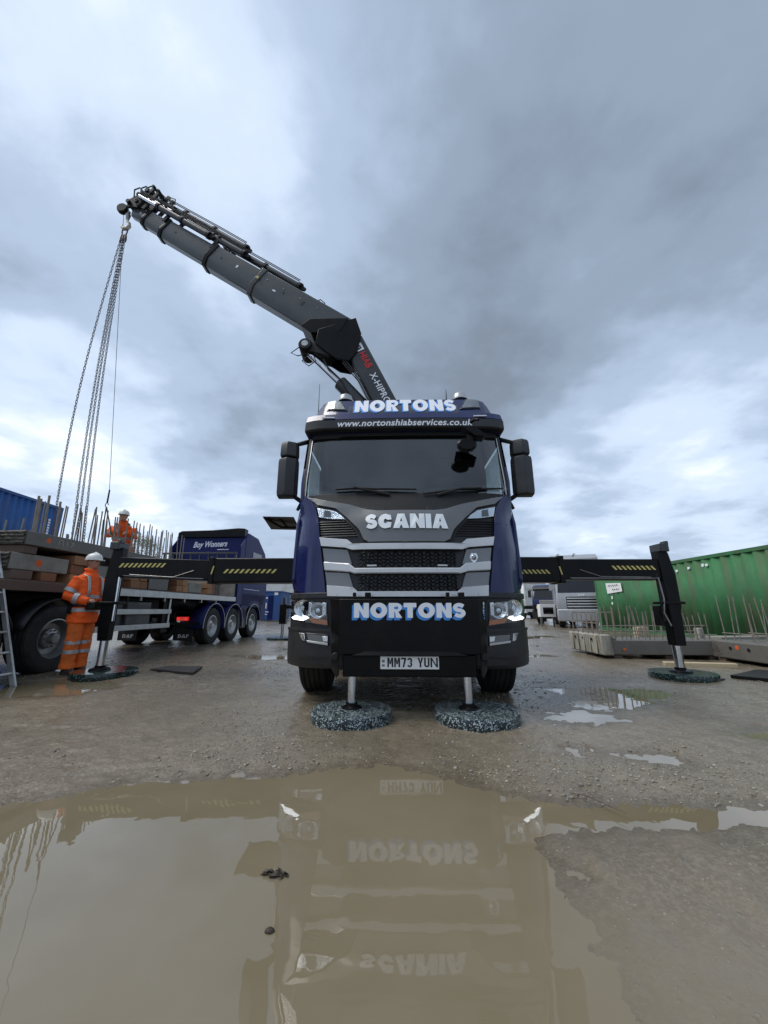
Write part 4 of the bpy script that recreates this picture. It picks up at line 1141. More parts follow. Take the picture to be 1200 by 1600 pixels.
# stabiliser beams and legs
def hazard(x0, x1, z0, z1, y, parent, n, lean):
    t = MB(); w = (x1 - x0) / n
    for k in range(n):
        a = x0 + k * w
        t.prism([rel(a, y, z0), rel(a + w * .5, y, z0), rel(a + w * .5 + lean, y, z1), rel(a + lean, y, z1)], (0, -.002, 0))
    return tag(t.build('hazard_tape', 'yellow', parent, smooth=0), kind='stuff')
def stabiliser(sx, xj, xe, yj, dz, legx, legy, padz):
    """sx side, xj joint of the two tubes, xe outer end"""
    s = sx
    o = MB(); o.bb(rel(s * .8 + .29 * 0, yj - .17, 1.335), rel(xj, yj + .17, 1.705))
    ob = o.build('stabiliser_beam', 'steelblack', crane, .02)
    MB().bb(rel(xj - s * .06, yj - .185, 1.32), rel(xj + s * .02, yj + .185, 1.72)).build('beam_collar', 'steelblack', ob, .01)
    i = MB(); z0, z1 = 1.375, 1.675
    i.prism([rel(xj, yj - .145, z0), rel(xe, yj - .145, z0 + dz), rel(xe, yj - .145, z1 + dz), rel(xj, yj - .145, z1)], (0, .29, 0))
    ib = i.build('beam_extension', 'steelblack', crane, .015)
    ml = MB(); ml.prism([rel(xj + s * .1, yj - .15, z0 + .015), rel(xe - s * .1, yj - .15, z0 + dz + .012), rel(xe - s * .1, yj - .15, z0 + dz + .022), rel(xj + s * .1, yj - .15, z0 + .025)], (0, .004, 0))
    ml.build('edge_strip', 'steel', ib)
    pp = MB(); pp.tube([rel(xj + s * .25, yj - .16, z1 - .16), rel(xj + s * .55, yj - .16, z0 + .04), rel(xe - s * .2, yj - .16, z0 + dz + .03)], .007, 6); pp.build('pressure_pipe', 'steel', ib)
    if s < 0:
        hazard(-2.42, -1.62, 1.475, 1.535, yj - .172, ob, 10, .05); hazard(-4.02, -3.32, 1.565, 1.628, yj - .147, ib, 10, .05); hazard(-2.60, -2.56, 1.46, 1.58, yj - .187, ob, 1, .03)
    else:
        hazard(1.9, 2.48, 1.455, 1.515, yj - .172, ob, 9, -.05); hazard(3.42, 4.06, 1.515, 1.575, yj - .147, ib, 9, -.05); hazard(2.60, 2.64, 1.44, 1.56, yj - .187, ob, 1, -.03)
    # leg
    lg = MB(); top = 1.86 if s < 0 else 1.80
    if s > 0:
        lg.prism([rel(legx - .10, legy - .09, top), rel(legx + .06, legy - .09, top - .02), rel(legx + .12, legy - .09, 1.45), rel(legx + .12, legy - .09, .98), rel(legx + .10, legy - .09, .93), rel(legx + .09, legy - .09, .45), rel(legx - .07, legy - .09, .45), rel(legx - .08, legy - .09, 1.3)], (0, .16, 0))
    else:
        lg.prism([rel(legx - .115, legy - .07, 1.40), rel(legx - .06, legy - .07, top), rel(legx + .09, legy - .07, top + .02), rel(legx + .08, legy - .07, 1.25), rel(legx + .07, legy - .07, .50), rel(legx - .075, legy - .07, .50), rel(legx - .10, legy - .07, .72), ], (0, .14, 0))
    leg = lg.build('stabiliser_leg', 'steelblack', crane, .015)
    hb = MB(); hb.bb(rel(legx - .08, legy - .13, top - .02), rel(legx + .06, legy + .10, top + .10)); hb.bb(rel(legx + .02, legy - .12, top + .08), rel(legx + .07, legy, top + .14)); hb.build('leg_valve', 'boomdark', leg, .01)
    rd = MB(); rd.cyl(rel(legx + .0, legy, .10), rel(legx, legy, .60), .058, 20); rd.build('leg_rod', 'chrome', leg)
    r2 = MB(); sidex = legx + (.10 if s < 0 else -.14)
    r2.cyl(rel(sidex, legy - .05, .78), rel(sidex, legy - .05, 1.46), .022, 12); r2.build('side_cylinder', 'chrome' if s < 0 else 'black', leg)
    cb = MB(); cb.bb(rel(legx - .17, legy - .11, 1.02), rel(legx + .17, legy + .10, 1.06)); cb.build('leg_clamp', 'steelblack', leg, .008)
    if s > 0:
        hh_ = MB(); hh_.tube([rel(legx - .16, legy - .1, 1.40), rel(legx - .13, legy - .1, 1.1), rel(legx - .16, legy - .1, .9), rel(legx - .09, legy - .1, .72)], .012, 6); hh_.build('hose', 'steel', leg)
        bx = MB(); bx.bb(rel(legx - .22, legy - .06, .72), rel(legx - .12, legy + .05, 1.0)); bx.build('valve_box', 'steelblack', leg, .008)
    ft = MB(); ft.lathe([(0, .16), (.07, .16), (.07, .135), (.13, .12), (.14, .10), (0, .10)], rel(legx, legy, 0), 'Z', 24); ft.build('leg_foot', 'steelblack', leg)
stabiliser(-1, -2.62, -4.03, 5.99, .05, -4.13, 5.97, .1)
stabiliser(1, 2.64, 4.12, 5.86, .0, 4.17, 5.78, .1)
# small folded step panel beside the cab
fp_ = MB(); fp_.prism([rel(-1.95, 6.0, 2.40), rel(-1.45, 6.0, 2.39), rel(-1.45, 6.0, 2.375), rel(-1.95, 6.0, 2.385)], (0, .5, -.1)); fp_.build('work_platform', 'boomdark', crane, .003)
fb = MB(); fb.tube([rel(-1.93, 6.02, 2.38), rel(-1.70, 6.25, 2.27), rel(-1.0, 6.3, 2.27), rel(.12, 6.15, 2.27)], .022, 6); fb.tube([rel(-1.7, 6.05, 2.38), rel(-1.6, 6.25, 2.27)], .015, 6); fb.build('platform_bracket', 'black', crane)
# rear stabiliser of the same lorry, far behind the cab
rl = MB(); rl.bb(rel(-3.40, 12.9, .50), rel(-3.18, 13.1, 1.12)); rl.bb(rel(-3.3, 12.93, .98), rel(.4, 13.07, 1.10)); rear = rl.build('rear_stabiliser', 'steelblack', crane, .015)
MB().prism([rel(-3.33, 12.95, 1.10), rel(-3.22, 12.95, 1.10), rel(-3.24, 12.95, 1.32), rel(-3.30, 12.95, 1.38)], (0, .1, 0)).build('valve_cover', 'boomdark', rear)
MB().cyl(rel(-3.29, 13.0, .06), rel(-3.29, 13.0, .6), .05, 14).build('rear_rod', 'chrome', rear)

# ------------------------------------------------------------------ stabiliser pads
def speckle(name, base, c2, c3, scale, wetness):
    m = bpy.data.materials.new(name); m.use_nodes = True
    nt = m.node_tree; b = nt.nodes['Principled BSDF']
    t = nt.nodes.new('ShaderNodeTexCoord')
    v = nt.nodes.new('ShaderNodeTexVoronoi'); v.inputs['Scale'].default_value = scale
    nt.links.new(t.outputs['Object'], v.inputs['Vector'])
    n = nt.nodes.new('ShaderNodeTexNoise'); n.inputs['Scale'].default_value = scale * .35; n.inputs['Detail'].default_value = 5
    nt.links.new(t.outputs['Object'], n.inputs['Vector'])
    sp = nt.nodes.new('ShaderNodeSeparateColor'); nt.links.new(v.outputs['Color'], sp.inputs[0])
    ad = nt.nodes.new('ShaderNodeMath'); ad.operation = 'MULTIPLY_ADD'; ad.inputs[1].default_value = .7
    nt.links.new(n.outputs[0], ad.inputs[0]); nt.links.new(sp.outputs[0], ad.inputs[2])
    r = nt.nodes.new('ShaderNodeValToRGB'); e = r.color_ramp.elements
    e[0].position = .88; e[0].color = base + (1,); e[1].position = 1.18; e[1].color = c3 + (1,)
    k = e.new(.97); k.color = c2 + (1,); k = e.new(1.0) if False else None
    r.color_ramp.elements[0].position = .70; r.color_ramp.elements[1].position = .80; r.color_ramp.elements[2].position = .93
    mr = nt.nodes.new('ShaderNodeMath'); mr.operation = 'MULTIPLY'; mr.inputs[1].default_value = .74
    nt.links.new(ad.outputs[0], mr.inputs[0]); nt.links.new(mr.outputs[0], r.inputs[0])
    nt.links.new(r.outputs[0], b.inputs['Base Color'])
    b.inputs['Roughness'].default_value = wetness
    bp = nt.nodes.new('ShaderNodeBump'); bp.inputs['Distance'].default_value = .0006; nt.links.new(sp.outputs[1], bp.inputs['Height']); nt.links.new(bp.outputs[0], b.inputs['Normal'])
    return m
pm1 = speckle('speckled_recycled_plastic', (.008, .014, .018), (.028, .065, .075), (.45, .52, .52), 130, .34)
pm2 = speckle('dark_green_recycled_plastic', (.006, .014, .013), (.012, .035, .032), (.08, .14, .13), 70, .14)
def pad(x, y, r, th, m, label, handle):
    p = thing('stabiliser_pad', label, 'outrigger pad', (x, y, 0), group='round stabiliser pads under the crane feet')
    d_ = MB(); d_.lathe([(0, .0), (r * .985, .0), (r, .012), (r * 1.0, th - .014), (r * .985, th), (0, th)], (0, 0, 0), 'Z', 64)
    o = d_.build('disc', m, p)
    hb_ = MB(); hb_.tube([(r * math.cos(handle + a) * k, r * math.sin(handle + a) * k, .018) for a, k in ((-.16, .97), (-.10, 1.10), (0, 1.16), (.10, 1.10), (.16, .97))], .012, 6)
    hb_.build('rope_handle', 'black', p)
fx, fy = .228, 3.64
def tworld(x, y):
    c_, s_ = math.cos(R(-1.5)), math.sin(R(-1.5))
    return fx + c_ * x - s_ * y, fy + s_ * x + c_ * y
pad(*tworld(-.517, .05), .355, .098, pm1, 'speckled blue grey round pad under the left front stabiliser rod', 2.6)
pad(*tworld(.575, .05), .365, .098, pm1, 'speckled blue grey round pad under the right front stabiliser rod', .3)
pad(-4.05, 5.97, .42, .095, pm2, 'wet dark green round pad beside the worker in orange', 2.9)
pad(4.20, 5.80, .41, .095, pm2, 'wet dark green round pad near the precast concrete on the right', -.35)
pad(-3.32, 13.0, .45, .08, pm2, 'far dark pad under the rear stabiliser beyond the cab', 2.0)
# ------------------------------------------------------------------ people
M['hivis'] = mat('orange_hi_vis_cloth', (1.0, 0.125, 0.010), 0.75, var=0.10, vscale=6, bump=0.012, bscale=9, dirt=(0.30, 0.06, 0.02), dscale=6, damount=0.25)
M['hivis2'] = mat('orange_trouser_cloth', (0.80, 0.150, 0.02), 0.8, var=0.15, vscale=6, bump=0.012, bscale=8, dirt=(0.22, 0.09, 0.03), dscale=5, damount=0.4)
M['tape'] = mat('reflective_tape', (0.40, 0.40, 0.40), 0.4, metal=0.3, bump=0.004, bscale=30)
M['skin'] = mat('skin', (0.42, 0.20, 0.13), 0.5, var=0.1, vscale=20)
M['helmet'] = mat('white_helmet', (0.75, 0.75, 0.72), 0.3, dirt=(0.35, 0.32, 0.28), dscale=9, damount=0.25)
M['boot'] = mat('dark_brown_boot', (0.035, 0.018, 0.016), 0.55, dirt=(0.12, 0.10, 0.08), dscale=14, damount=0.5)
M['glove'] = mat('grey_glove', (0.30, 0.28, 0.24), 0.8)
M['hair'] = mat('grey_hair', (0.16, 0.13, 0.11), 0.7)
M['harness'] = mat('olive_webbing', (0.10, 0.11, 0.05), 0.8)
def loft(b, rings, n=20, p=2.3):
    """rings: (centre, half width x, half depth y) stacked ellipses"""
    rows = []
    for (c, rx, ry) in rings:
        row = []
        for k in range(n):
            a = 2 * math.pi * k / n
            ca, sa = math.cos(a), math.sin(a)
            row.append((c[0] + rx * math.copysign(abs(ca) ** (2 / p), ca), c[1] + ry * math.copysign(abs(sa) ** (2 / p), sa), c[2]))
        rows.append(row)
    vs = [q for r in rows for q in r]; m = len(rows)
    fs = [(i * n + k, i * n + (k + 1) % n, (i + 1) * n + (k + 1) % n, (i + 1) * n + k) for i in range(m - 1) for k in range(n)]
    fs += [tuple(range(n))[::-1], tuple((m - 1) * n + k for k in range(n))]
    return b.add(vs, fs)
def ball(b, c, rx, ry, rz, n=14, m=9):
    rings = []
    for i in range(1, m):
        t = math.pi * i / m - math.pi / 2
        rings.append(((c[0], c[1], c[2] + rz * math.sin(t)), rx * math.cos(t), ry * math.cos(t)))
    return loft(b, rings, n, 2.0)
def remeshed(b, name, m, parent, voxel, smooth_it=4, wrinkle=0.0, seed=0):
    me = b.mesh(name, 0)
    o = bpy.data.objects.new(name, me)
    r = o.modifiers.new('r', 'REMESH'); r.mode = 'VOXEL'; r.voxel_size = voxel
    s = o.modifiers.new('s', 'SMOOTH'); s.iterations = smooth_it; s.factor = .5
    me2 = eval_mesh(o)
    me2.name = name
    if wrinkle:
        nrm = [v.normal.copy() for v in me2.vertices]
        for v, vn in zip(me2.vertices, nrm):
            p = v.co * 9 + Vector((seed * 3.1, 0, 0))
            q = Vector((p.x * .6, p.y * .6, p.z * 1.5))
            w = mnoise.noise(q) + .5 * mnoise.noise(q * 2.3)
            v.co += vn * (w * wrinkle)
    me2.materials.clear(); me2.materials.append(M[m]); me2.shade_smooth()
    bpy.data.objects.remove(o)
    return link(bpy.data.objects.new(name, me2), parent)
def hand(b, w, d, up, side):
    """palm and five curled fingers at the wrist w; d along the forearm, up the back of the hand"""
    w, d, up = Vector(w), Vector(d).normalized(), Vector(up).normalized()
    s = d.cross(up).normalized() * side
    b.tube([w - d * .02, w + d * .03, w + d * .085], [.028, .040, .038], 10)
    for k, ln in enumerate((.070, .080, .075, .060)):
        o = w + d * .080 + s * (-.030 + .020 * k)
        b.tube([o, o + d * ln * .45 - up * .006, o + d * ln * .62 - up * .035, o + d * ln * .35 - up * .055], [.0105, .010, .009, .008], 7)
    o = w + d * .02 - s * .034
    b.tube([o, o + d * .03 - s * .022 - up * .01, o + d * .065 - s * .015 - up * .03], [.013, .012, .010], 7)
def person(label, loc, rz, arms, bend=0.0, console=False, harness=False, tilt=0.0, group=None):
    root = thing('person', label, 'person', loc, rz, group); root.scale = (.89, .91, 1.0)
    def T(x, y, z):        # lean forward from the hip
        if z > .92 and bend:
            dz, dy = z - .92, y
            return (x, dy * math.cos(bend) - dz * math.sin(bend), .92 + dz * math.cos(bend) + dy * math.sin(bend) * -1)
        return (x, y, z)
    # body: head, neck, trunk, arms and legs in one skin
    b = MB()
    loft(b, [(T(0, .01, .86), .15, .11), (T(0, .0, 1.05), .14, .105), (T(0, .0, 1.25), .165, .115), (T(0, .0, 1.40), .18, .10), (T(0, 0, 1.47), .10, .075), (T(0, -.005, 1.55), .060, .062), (T(0, -.01, 1.62), .058, .065)], 18, 2.0)
    hc = T(0, -.03, 1.665)
    ball(b, hc, .076, .098, .115)
    ball(b, (hc[0], hc[1] - .055, hc[2] - .055), .050, .045, .055)          # jaw
    b.tube([(hc[0], hc[1] - .092, hc[2] + .015), (hc[0], hc[1] - .112, hc[2] - .02), (hc[0], hc[1] - .095, hc[2] - .035)], [.010, .017, .012], 7)   # nose
    b.tube([(hc[0] - .03, hc[1] - .088, hc[2] - .062), (hc[0] + .03, hc[1] - .088, hc[2] - .062)], .009, 6)      # lips
    b.tube([(hc[0] - .045, hc[1] - .085, hc[2] + .026), (hc[0], hc[1] - .096, hc[2] + .024), (hc[0] + .045, hc[1] - .085, hc[2] + .026)], .010, 6)   # brow
    for s in (-1, 1): ball(b, (hc[0] + s * .078, hc[1] + .015, hc[2] - .005), .012, .022, .032, 10, 7)
    for s, (el, wr, hd, hu) in zip((-1, 1), arms):
        sh = T(s * .185, 0, 1.41); el, wr = T(*el), T(*wr)
        b.tube([sh, [(p + q) / 2 for p, q in zip(sh, el)], el, [(p + q) / 2 for p, q in zip(el, wr)], wr], [.055, .050, .042, .042, .030], 10)
        hand(b, wr, hd, hu, s)
        hp = (s * .095, .01, .90)
        b.tube([hp, (s * .105, -.02, .50), (s * .11, .015, .10)], [.085, .058, .042], 10)
        b.tube([(s * .11, .03, .05), (s * .115, -.10, .04)], [.04, .035], 8)
    remeshed(b, 'body', 'skin', root, .011, 3)
    ey = MB()
    e1 = bpy.data.objects
    for s in (-1, 1):
        eb = MB(); ball(eb, (hc[0] + s * .030, hc[1] - .088, hc[2] + .006), .010, .008, .008, 8, 6); eb.build('eye', 'black', root)
    hr = MB(); loft(hr, [((hc[0], hc[1] + .02, hc[2] - .045), .072, .085), ((hc[0], hc[1] + .016, hc[2] + .0), .082, .092), ((hc[0], hc[1] + .012, hc[2] + .04), .084, .096)], 16, 2.0); hr.build('hair', 'hair', root)
    # trousers, boots
    t = MB()
    loft(t, [((0, .005, .98), .175, .135), ((0, .005, .88), .185, .145), ((0, .005, .80), .19, .145)], 18, 2.2)
    for s in (-1, 1):
        t.tube([(s * .095, .005, .86), (s * .105, -.015, .62), (s * .11, -.01, .40), (s * .112, .01, .22), (s * .112, .01, .085)], [.118, .112, .102, .100, .110], 14)
    remeshed(t, 'trousers', 'hivis2', root, .014, 3, .011, 4)
    for s in (-1, 1):
        bt = MB(); loft(bt, [((s * .115, -.045, .0), .050, .150), ((s * .115, -.045, .03), .052, .152), ((s * .115, -.04, .06), .048, .135), ((s * .113, -.01, .09), .047, .09), ((s * .112, .015, .16), .05, .06)], 16, 2.4)
        bt.build('boot', 'boot', root)
    for z, r0 in ((.46, .110), (.33, .109)):
        for s in (-1, 1):
            tb = MB(); loft(tb, [((s * .109, -.006, z - .025), r0, r0), ((s * .109, -.006, z + .025), r0, r0)], 18, 2.0); tb.build('leg_tape', 'tape', root)
    # jacket
    j = MB()
    loft(j, [(T(0, .0, .74), .225, .185), (T(0, .0, .86), .225, .185), (T(0, -.005, 1.0), .215, .178), (T(0, -.005, 1.18), .222, .172), (T(0, 0, 1.34), .230, .150), (T(0, .0, 1.43), .195, .125), (T(0, .0, 1.49), .105, .10), (T(0, -.005, 1.545), .085, .085)], 22, 2.3)
    for s, (el, wr, hd, hu) in zip((-1, 1), arms):
        sh = T(s * .19, 0, 1.40); e_, w_ = T(*el), T(*wr)
        mid1 = [(p + q) / 2 for p, q in zip(sh, e_)]; mid2 = [(p + q) / 2 for p, q in zip(e_, w_)]
        j.tube([sh, mid1, e_, mid2, w_], [.090, .092, .085, .078, .060], 14)
    remeshed(j, 'jacket', 'hivis', root, .014, 3, .013, 1)
    for z, rx, ry in ((1.13, .230, .180), (.93, .229, .189)):
        tb = MB(); loft(tb, [(T(0, -.003, z - .026), rx, ry), (T(0, -.003, z + .026), rx, ry)], 26, 2.3); tb.build('chest_tape', 'tape', root)
    for s in (-1, 1):
        tb = MB()
        rows = []
        for z, yy in ((1.13, -.186), (1.25, -.176), (1.36, -.156), (1.44, -.12), (1.475, -.03), (1.44, .10), (1.34, .152), (1.13, .182)):
            q0 = T(s * .105, yy, z); q1 = T(s * .155, yy * .985, z - .004); rows.append([q0, q1])
        tb.grid(rows); o = tb.build('shoulder_tape', 'tape', root); so = o.modifiers.new('t', 'SOLIDIFY'); so.thickness = .006
        (el, wr, hd, hu) = arms[0 if s < 0 else 1]
        sh = Vector(T(s * .19, 0, 1.40)); e_, w_ = Vector(T(*el)), Vector(T(*wr))
        for a, c_, t0, t1, r in ((sh, e_, .60, .80, .101), (e_, w_, .35, .58, .088)):
            tb = MB(); tb.tube([a.lerp(c_, t0), a.lerp(c_, t1)], r, 16, cap=False); tb.build('sleeve_tape', 'tape', root)
    cl = MB(); cl.tube([T(.085 * math.cos(R(a)), .085 * math.sin(R(a)) - .005, 1.545 + .012 * math.sin(R(a))) for a in range(-60, 241, 20)], .020, 8); cl.build('collar', 'hivis', root)
    # helmet
    hm = MB(); r_ = 0.118
    rows = [((hc[0], hc[1] + .008, hc[2] + z), rx, ry) for z, rx, ry in ((.032, .118, .142), (.05, .118, .140), (.09, .110, .130), (.125, .085, .105), (.145, .045, .06), (.150, .01, .015))]
    loft(hm, rows, 24, 2.0)
    hel = hm.build('helmet', 'helmet', root)
    bk = MB(); bk.prism([(hc[0] - .095, hc[1] - .10, hc[2] + .035), (hc[0] - .06, hc[1] - .165, hc[2] + .025), (hc[0] + .06, hc[1] - .165, hc[2] + .025), (hc[0] + .095, hc[1] - .10, hc[2] + .035)], (0, 0, .010)); bk.build('peak', 'helmet', hel)
    rb = MB(); rb.tube([(hc[0], hc[1] - .10, hc[2] + .115), (hc[0], hc[1], hc[2] + .155), (hc[0], hc[1] + .11, hc[2] + .115)], [.014, .018, .014], 8); rb.build('crown_ridge', 'helmet', hel)
    if harness:
        hn = MB()
        for s in (-1, 1):
            hn.tube([T(s * .16, -.175, 1.0), T(s * .02, -.19, 1.18), T(-s * .12, -.15, 1.40)], .016, 6)
            hn.tube([T(s * .13, -.18, 1.0), T(s * .14, -.18, 1.2), T(s * .12, -.14, 1.42), T(s * .05, .12, 1.42), T(-s * .1, .18, 1.1)], .015, 6)
        hn.build('harness', 'harness', root)
    return root
W1 = (-4.66, 6.15)
arms1 = [((-.30, .05, 1.13), (-.17, -.24, 1.06), (.45, -.85, -.1), (.2, .1, 1)), ((.30, .02, 1.13), (.19, -.25, 1.05), (-.4, -.85, -.1), (-.2, .1, 1))]
w1 = person('worker in orange hi-vis and white helmet standing by the trailer wheel', (W1[0], W1[1], .008), R(80), arms1)
# remote control console held against the belly (a thing of its own)
rc = thing('remote_console', 'black crane remote control console strapped at the waist of the standing worker', 'remote control', (W1[0], W1[1], .008), R(80)); rc.scale = (.89, .91, 1.0)
c_ = MB(); c_.prism([(-.19, -.20, .98), (-.19, -.20, 1.04), (-.19, -.36, 1.055), (-.19, -.40, 1.03), (-.19, -.38, .95), (-.19, -.22, .93)], (.38, 0, 0)); c_.build('console_body', 'black', rc, .015)
for x in (-.11, -.04, .04, .11):
    l_ = MB(); l_.cyl((x, -.29, 1.05), (x, -.30, 1.085), .008, 8); l_.build('lever', 'black', rc)
bl = MB(); loft(bl, [((0, -.003, .975), .231, .188), ((0, -.003, 1.03), .231, .188)], 26, 2.3); bl.build('waist_strap', 'black', rc)
pb_ = MB(); pb_.box((-.225, .04, .93), (.03, .09, .11)); pb_.build('belt_pouch', 'black', rc, .008)
arms2 = [((-.27, -.10, 1.15), (-.12, -.33, 1.08), (.3, -.9, -.2), (0, 0, 1)), ((.27, -.10, 1.15), (.10, -.33, 1.05), (-.3, -.9, -.2), (0, 0, 1))]
# ------------------------------------------------------------------ flatbed trailer with precast slabs on the left
M['concrete'] = mat('precast_concrete', (0.235, 0.225, 0.195), 0.7, var=0.14, vscale=3, bump=0.003, bscale=25, dirt=(0.10, 0.09, 0.07), dscale=2.2, damount=0.55)
M['concrete2'] = mat('dark_wet_concrete', (0.135, 0.128, 0.112), 0.5, var=0.2, vscale=3, bump=0.004, bscale=18, dirt=(0.07, 0.06, 0.05), dscale=3, damount=0.5)
M['roughconcrete'] = mat('rough_broken_concrete', (0.11, 0.10, 0.085), 0.8, var=0.35, vscale=9, bump=0.02, bscale=22, dirt=(0.03, 0.028, 0.025), dscale=8, damount=0.7)
M['rebar'] = mat('grey_rusty_rebar', (0.25, 0.225, 0.195), 0.65, metal=0.2, var=0.2, vscale=20, dirt=(0.17, 0.085, 0.045), dscale=7, damount=0.5)
def wood(name, a, b_, scale=6):
    m = mat(name, a, 0.75, bump=0.003, bscale=60)
    nt = m.node_tree; bs_ = nt.nodes['Principled BSDF']
    t = nt.nodes.new('ShaderNodeTexCoord'); mp = nt.nodes.new('ShaderNodeMapping'); mp.inputs['Scale'].default_value = (1.5, 14, 14)
    n = nt.nodes.new('ShaderNodeTexNoise'); n.inputs['Scale'].default_value = scale; n.inputs['Detail'].default_value = 6
    oi = nt.nodes.new('ShaderNodeObjectInfo')
    nt.links.new(t.outputs['Object'], mp.inputs[0]); nt.links.new(mp.outputs[0], n.inputs['Vector'])
    mx = nt.nodes.new('ShaderNodeMixRGB'); mx.inputs[1].default_value = a + (1,); mx.inputs[2].default_value = b_ + (1,)
    ad = nt.nodes.new('ShaderNodeMath'); ad.operation = 'MULTIPLY_ADD'; ad.inputs[1].default_value = .9
    sb = nt.nodes.new('ShaderNodeMath'); sb.operation = 'SUBTRACT'; sb.inputs[1].default_value = .55
    nt.links.new(oi.outputs['Random'], sb.inputs[0]); nt.links.new(sb.outputs[0], ad.inputs[2]); nt.links.new(n.outputs[0], ad.inputs[0])
    ad.use_clamp = True
    nt.links.new(ad.outputs[0], mx.inputs[0]); nt.links.new(mx.outputs[0], bs_.inputs['Base Color'])
    return m
M['timber'] = wood('rough_sawn_timber', (0.20, 0.085, 0.04), (0.40, 0.21, 0.10))
M['deck'] = wood('weathered_deck_boards', (0.10, 0.065, 0.05), (0.17, 0.12, 0.09))
M['paletimber'] = wood('pale_timber', (0.48, 0.40, 0.26), (0.36, 0.29, 0.18))
TR = R(-3.3)
tro = Vector((-5.47, 0, 0))
def tw(x, y, z=0.0):      # trailer frame to world: x = 0 is its right side, y forward
    return Vector((tro.x + math.cos(TR) * x - math.sin(TR) * y, tro.y + math.sin(TR) * x + math.cos(TR) * y, z))
trailer = thing('flatbed_trailer', 'long black flatbed trailer loaded with concrete slabs on the left', 'trailer', tro, TR)
bd = MB(); bd.bb((-2.5, 1.2, 1.20), (0, 12.55, 1.335)); bd.build('bed_frame', 'steelblack', trailer, .01)
rail = MB(); rail.bb((.0, 1.2, 1.20), (.03, 5.0, 1.345)); rail.bb((.0, 6.8, 1.20), (.03, 12.55, 1.335)); tag(rail.build('side_rail', 'alu', trailer, .005), 'grey steel side rail', None)
sr2 = MB(); sr2.bb((.0, 5.0, 1.205), (.028, 6.8, 1.34)); sr2.build('timber_side_rail', 'deck', trailer, .006)
nb_ = 9
for k in range(nb_):
    x0 = -2.5 + k * (2.5 / nb_)
    dk = MB(); dk.bb((x0 + .004, 1.2, 1.336), (x0 + 2.5 / nb_ - .004, 12.5, 1.36 + .003 * (k % 2))); dk.build('deck_plank', 'deck', trailer, .003)
cf = MB()
for x in (-1.85, -.75): cf.bb((x - .05, 1.4, .86), (x + .05, 12.2, 1.198))
cf.build('chassis_rails', 'steelblack', trailer, .008)
for k, y in enumerate((3.68, 4.99, 6.30)):
    wheel_parts(trailer, (-.19, y, .51), .51, .36, 1, rim='steel', hub='steel', nuts=10 if k == 2 else 0)
    wheel_parts(trailer, (-2.3, y, .51), .51, .36, -1, rim='steel', hub='steel')
    MB().cyl((-2.2, y, .51), (-.3, y, .51), .07, 10).build('axle', 'steelblack', trailer)
    mg = MB(); rows = [[(x, y + .61 * math.cos(R(a)), .51 + .61 * math.sin(R(a))) for x in (-.40, .0)] for a in range(15, 166, 10)]
    mg.grid(rows); o = mg.build('mudguard', 'blackplastic', trailer); so = o.modifiers.new('t', 'SOLIDIFY'); so.thickness = .014
for z in (.905, .60):
    g_ = MB(); g_.bb((-.04, 7.05, z - .05), (-.012, 9.25, z + .05)); g_.build('side_guard_rail', 'alu', trailer, .004)
for y in (7.8, 9.22):
    g_ = MB(); g_.bb((-.06, y - .03, .56), (-.041, y + .03, 1.20)); g_.build('side_guard_post', 'alu' if y > 9 else 'steelblack', trailer, .003)
for y in (7.3, 8.1, 8.9, 9.7, 10.5, 11.3):
    g_ = MB(); g_.bb((-.03, y - .03, 1.12), (.02, y + .03, 1.20)); g_.build('lashing_ring', 'steel', trailer, .003)
ub = MB(); ub.bb((-.55, 7.5, .62), (-.08, 8.6, 1.1)); ub.build('tool_locker', 'boomdark', trailer, .01)
ll = MB(); ll.bb((-.5, 9.5, .5), (-.38, 9.64, 1.2)); ll.bb((-.54, 9.44, .42), (-.34, 9.70, .5)); ll.build('landing_leg', 'steelblack', trailer, .006)
hbd = MB(); hbd.bb((-2.5, 12.42, 1.36), (0, 12.5, 1.95)); hbd.build('headboard', 'concrete', trailer, .006)
for k in range(9):
    x = -2.46 + k * .30
    hp_ = MB(); hp_.bb((x - .025, 12.43, 1.95), (x + .025, 12.49, 2.72)); hp_.build('headboard_post', 'boomdark', trailer, .004)
for z in (2.30, 2.70):
    hr_ = MB(); hr_.bb((-2.5, 12.40, z), (0, 12.426, z + .06)); hr_.build('headboard_rail', 'boomdark', trailer, .004)

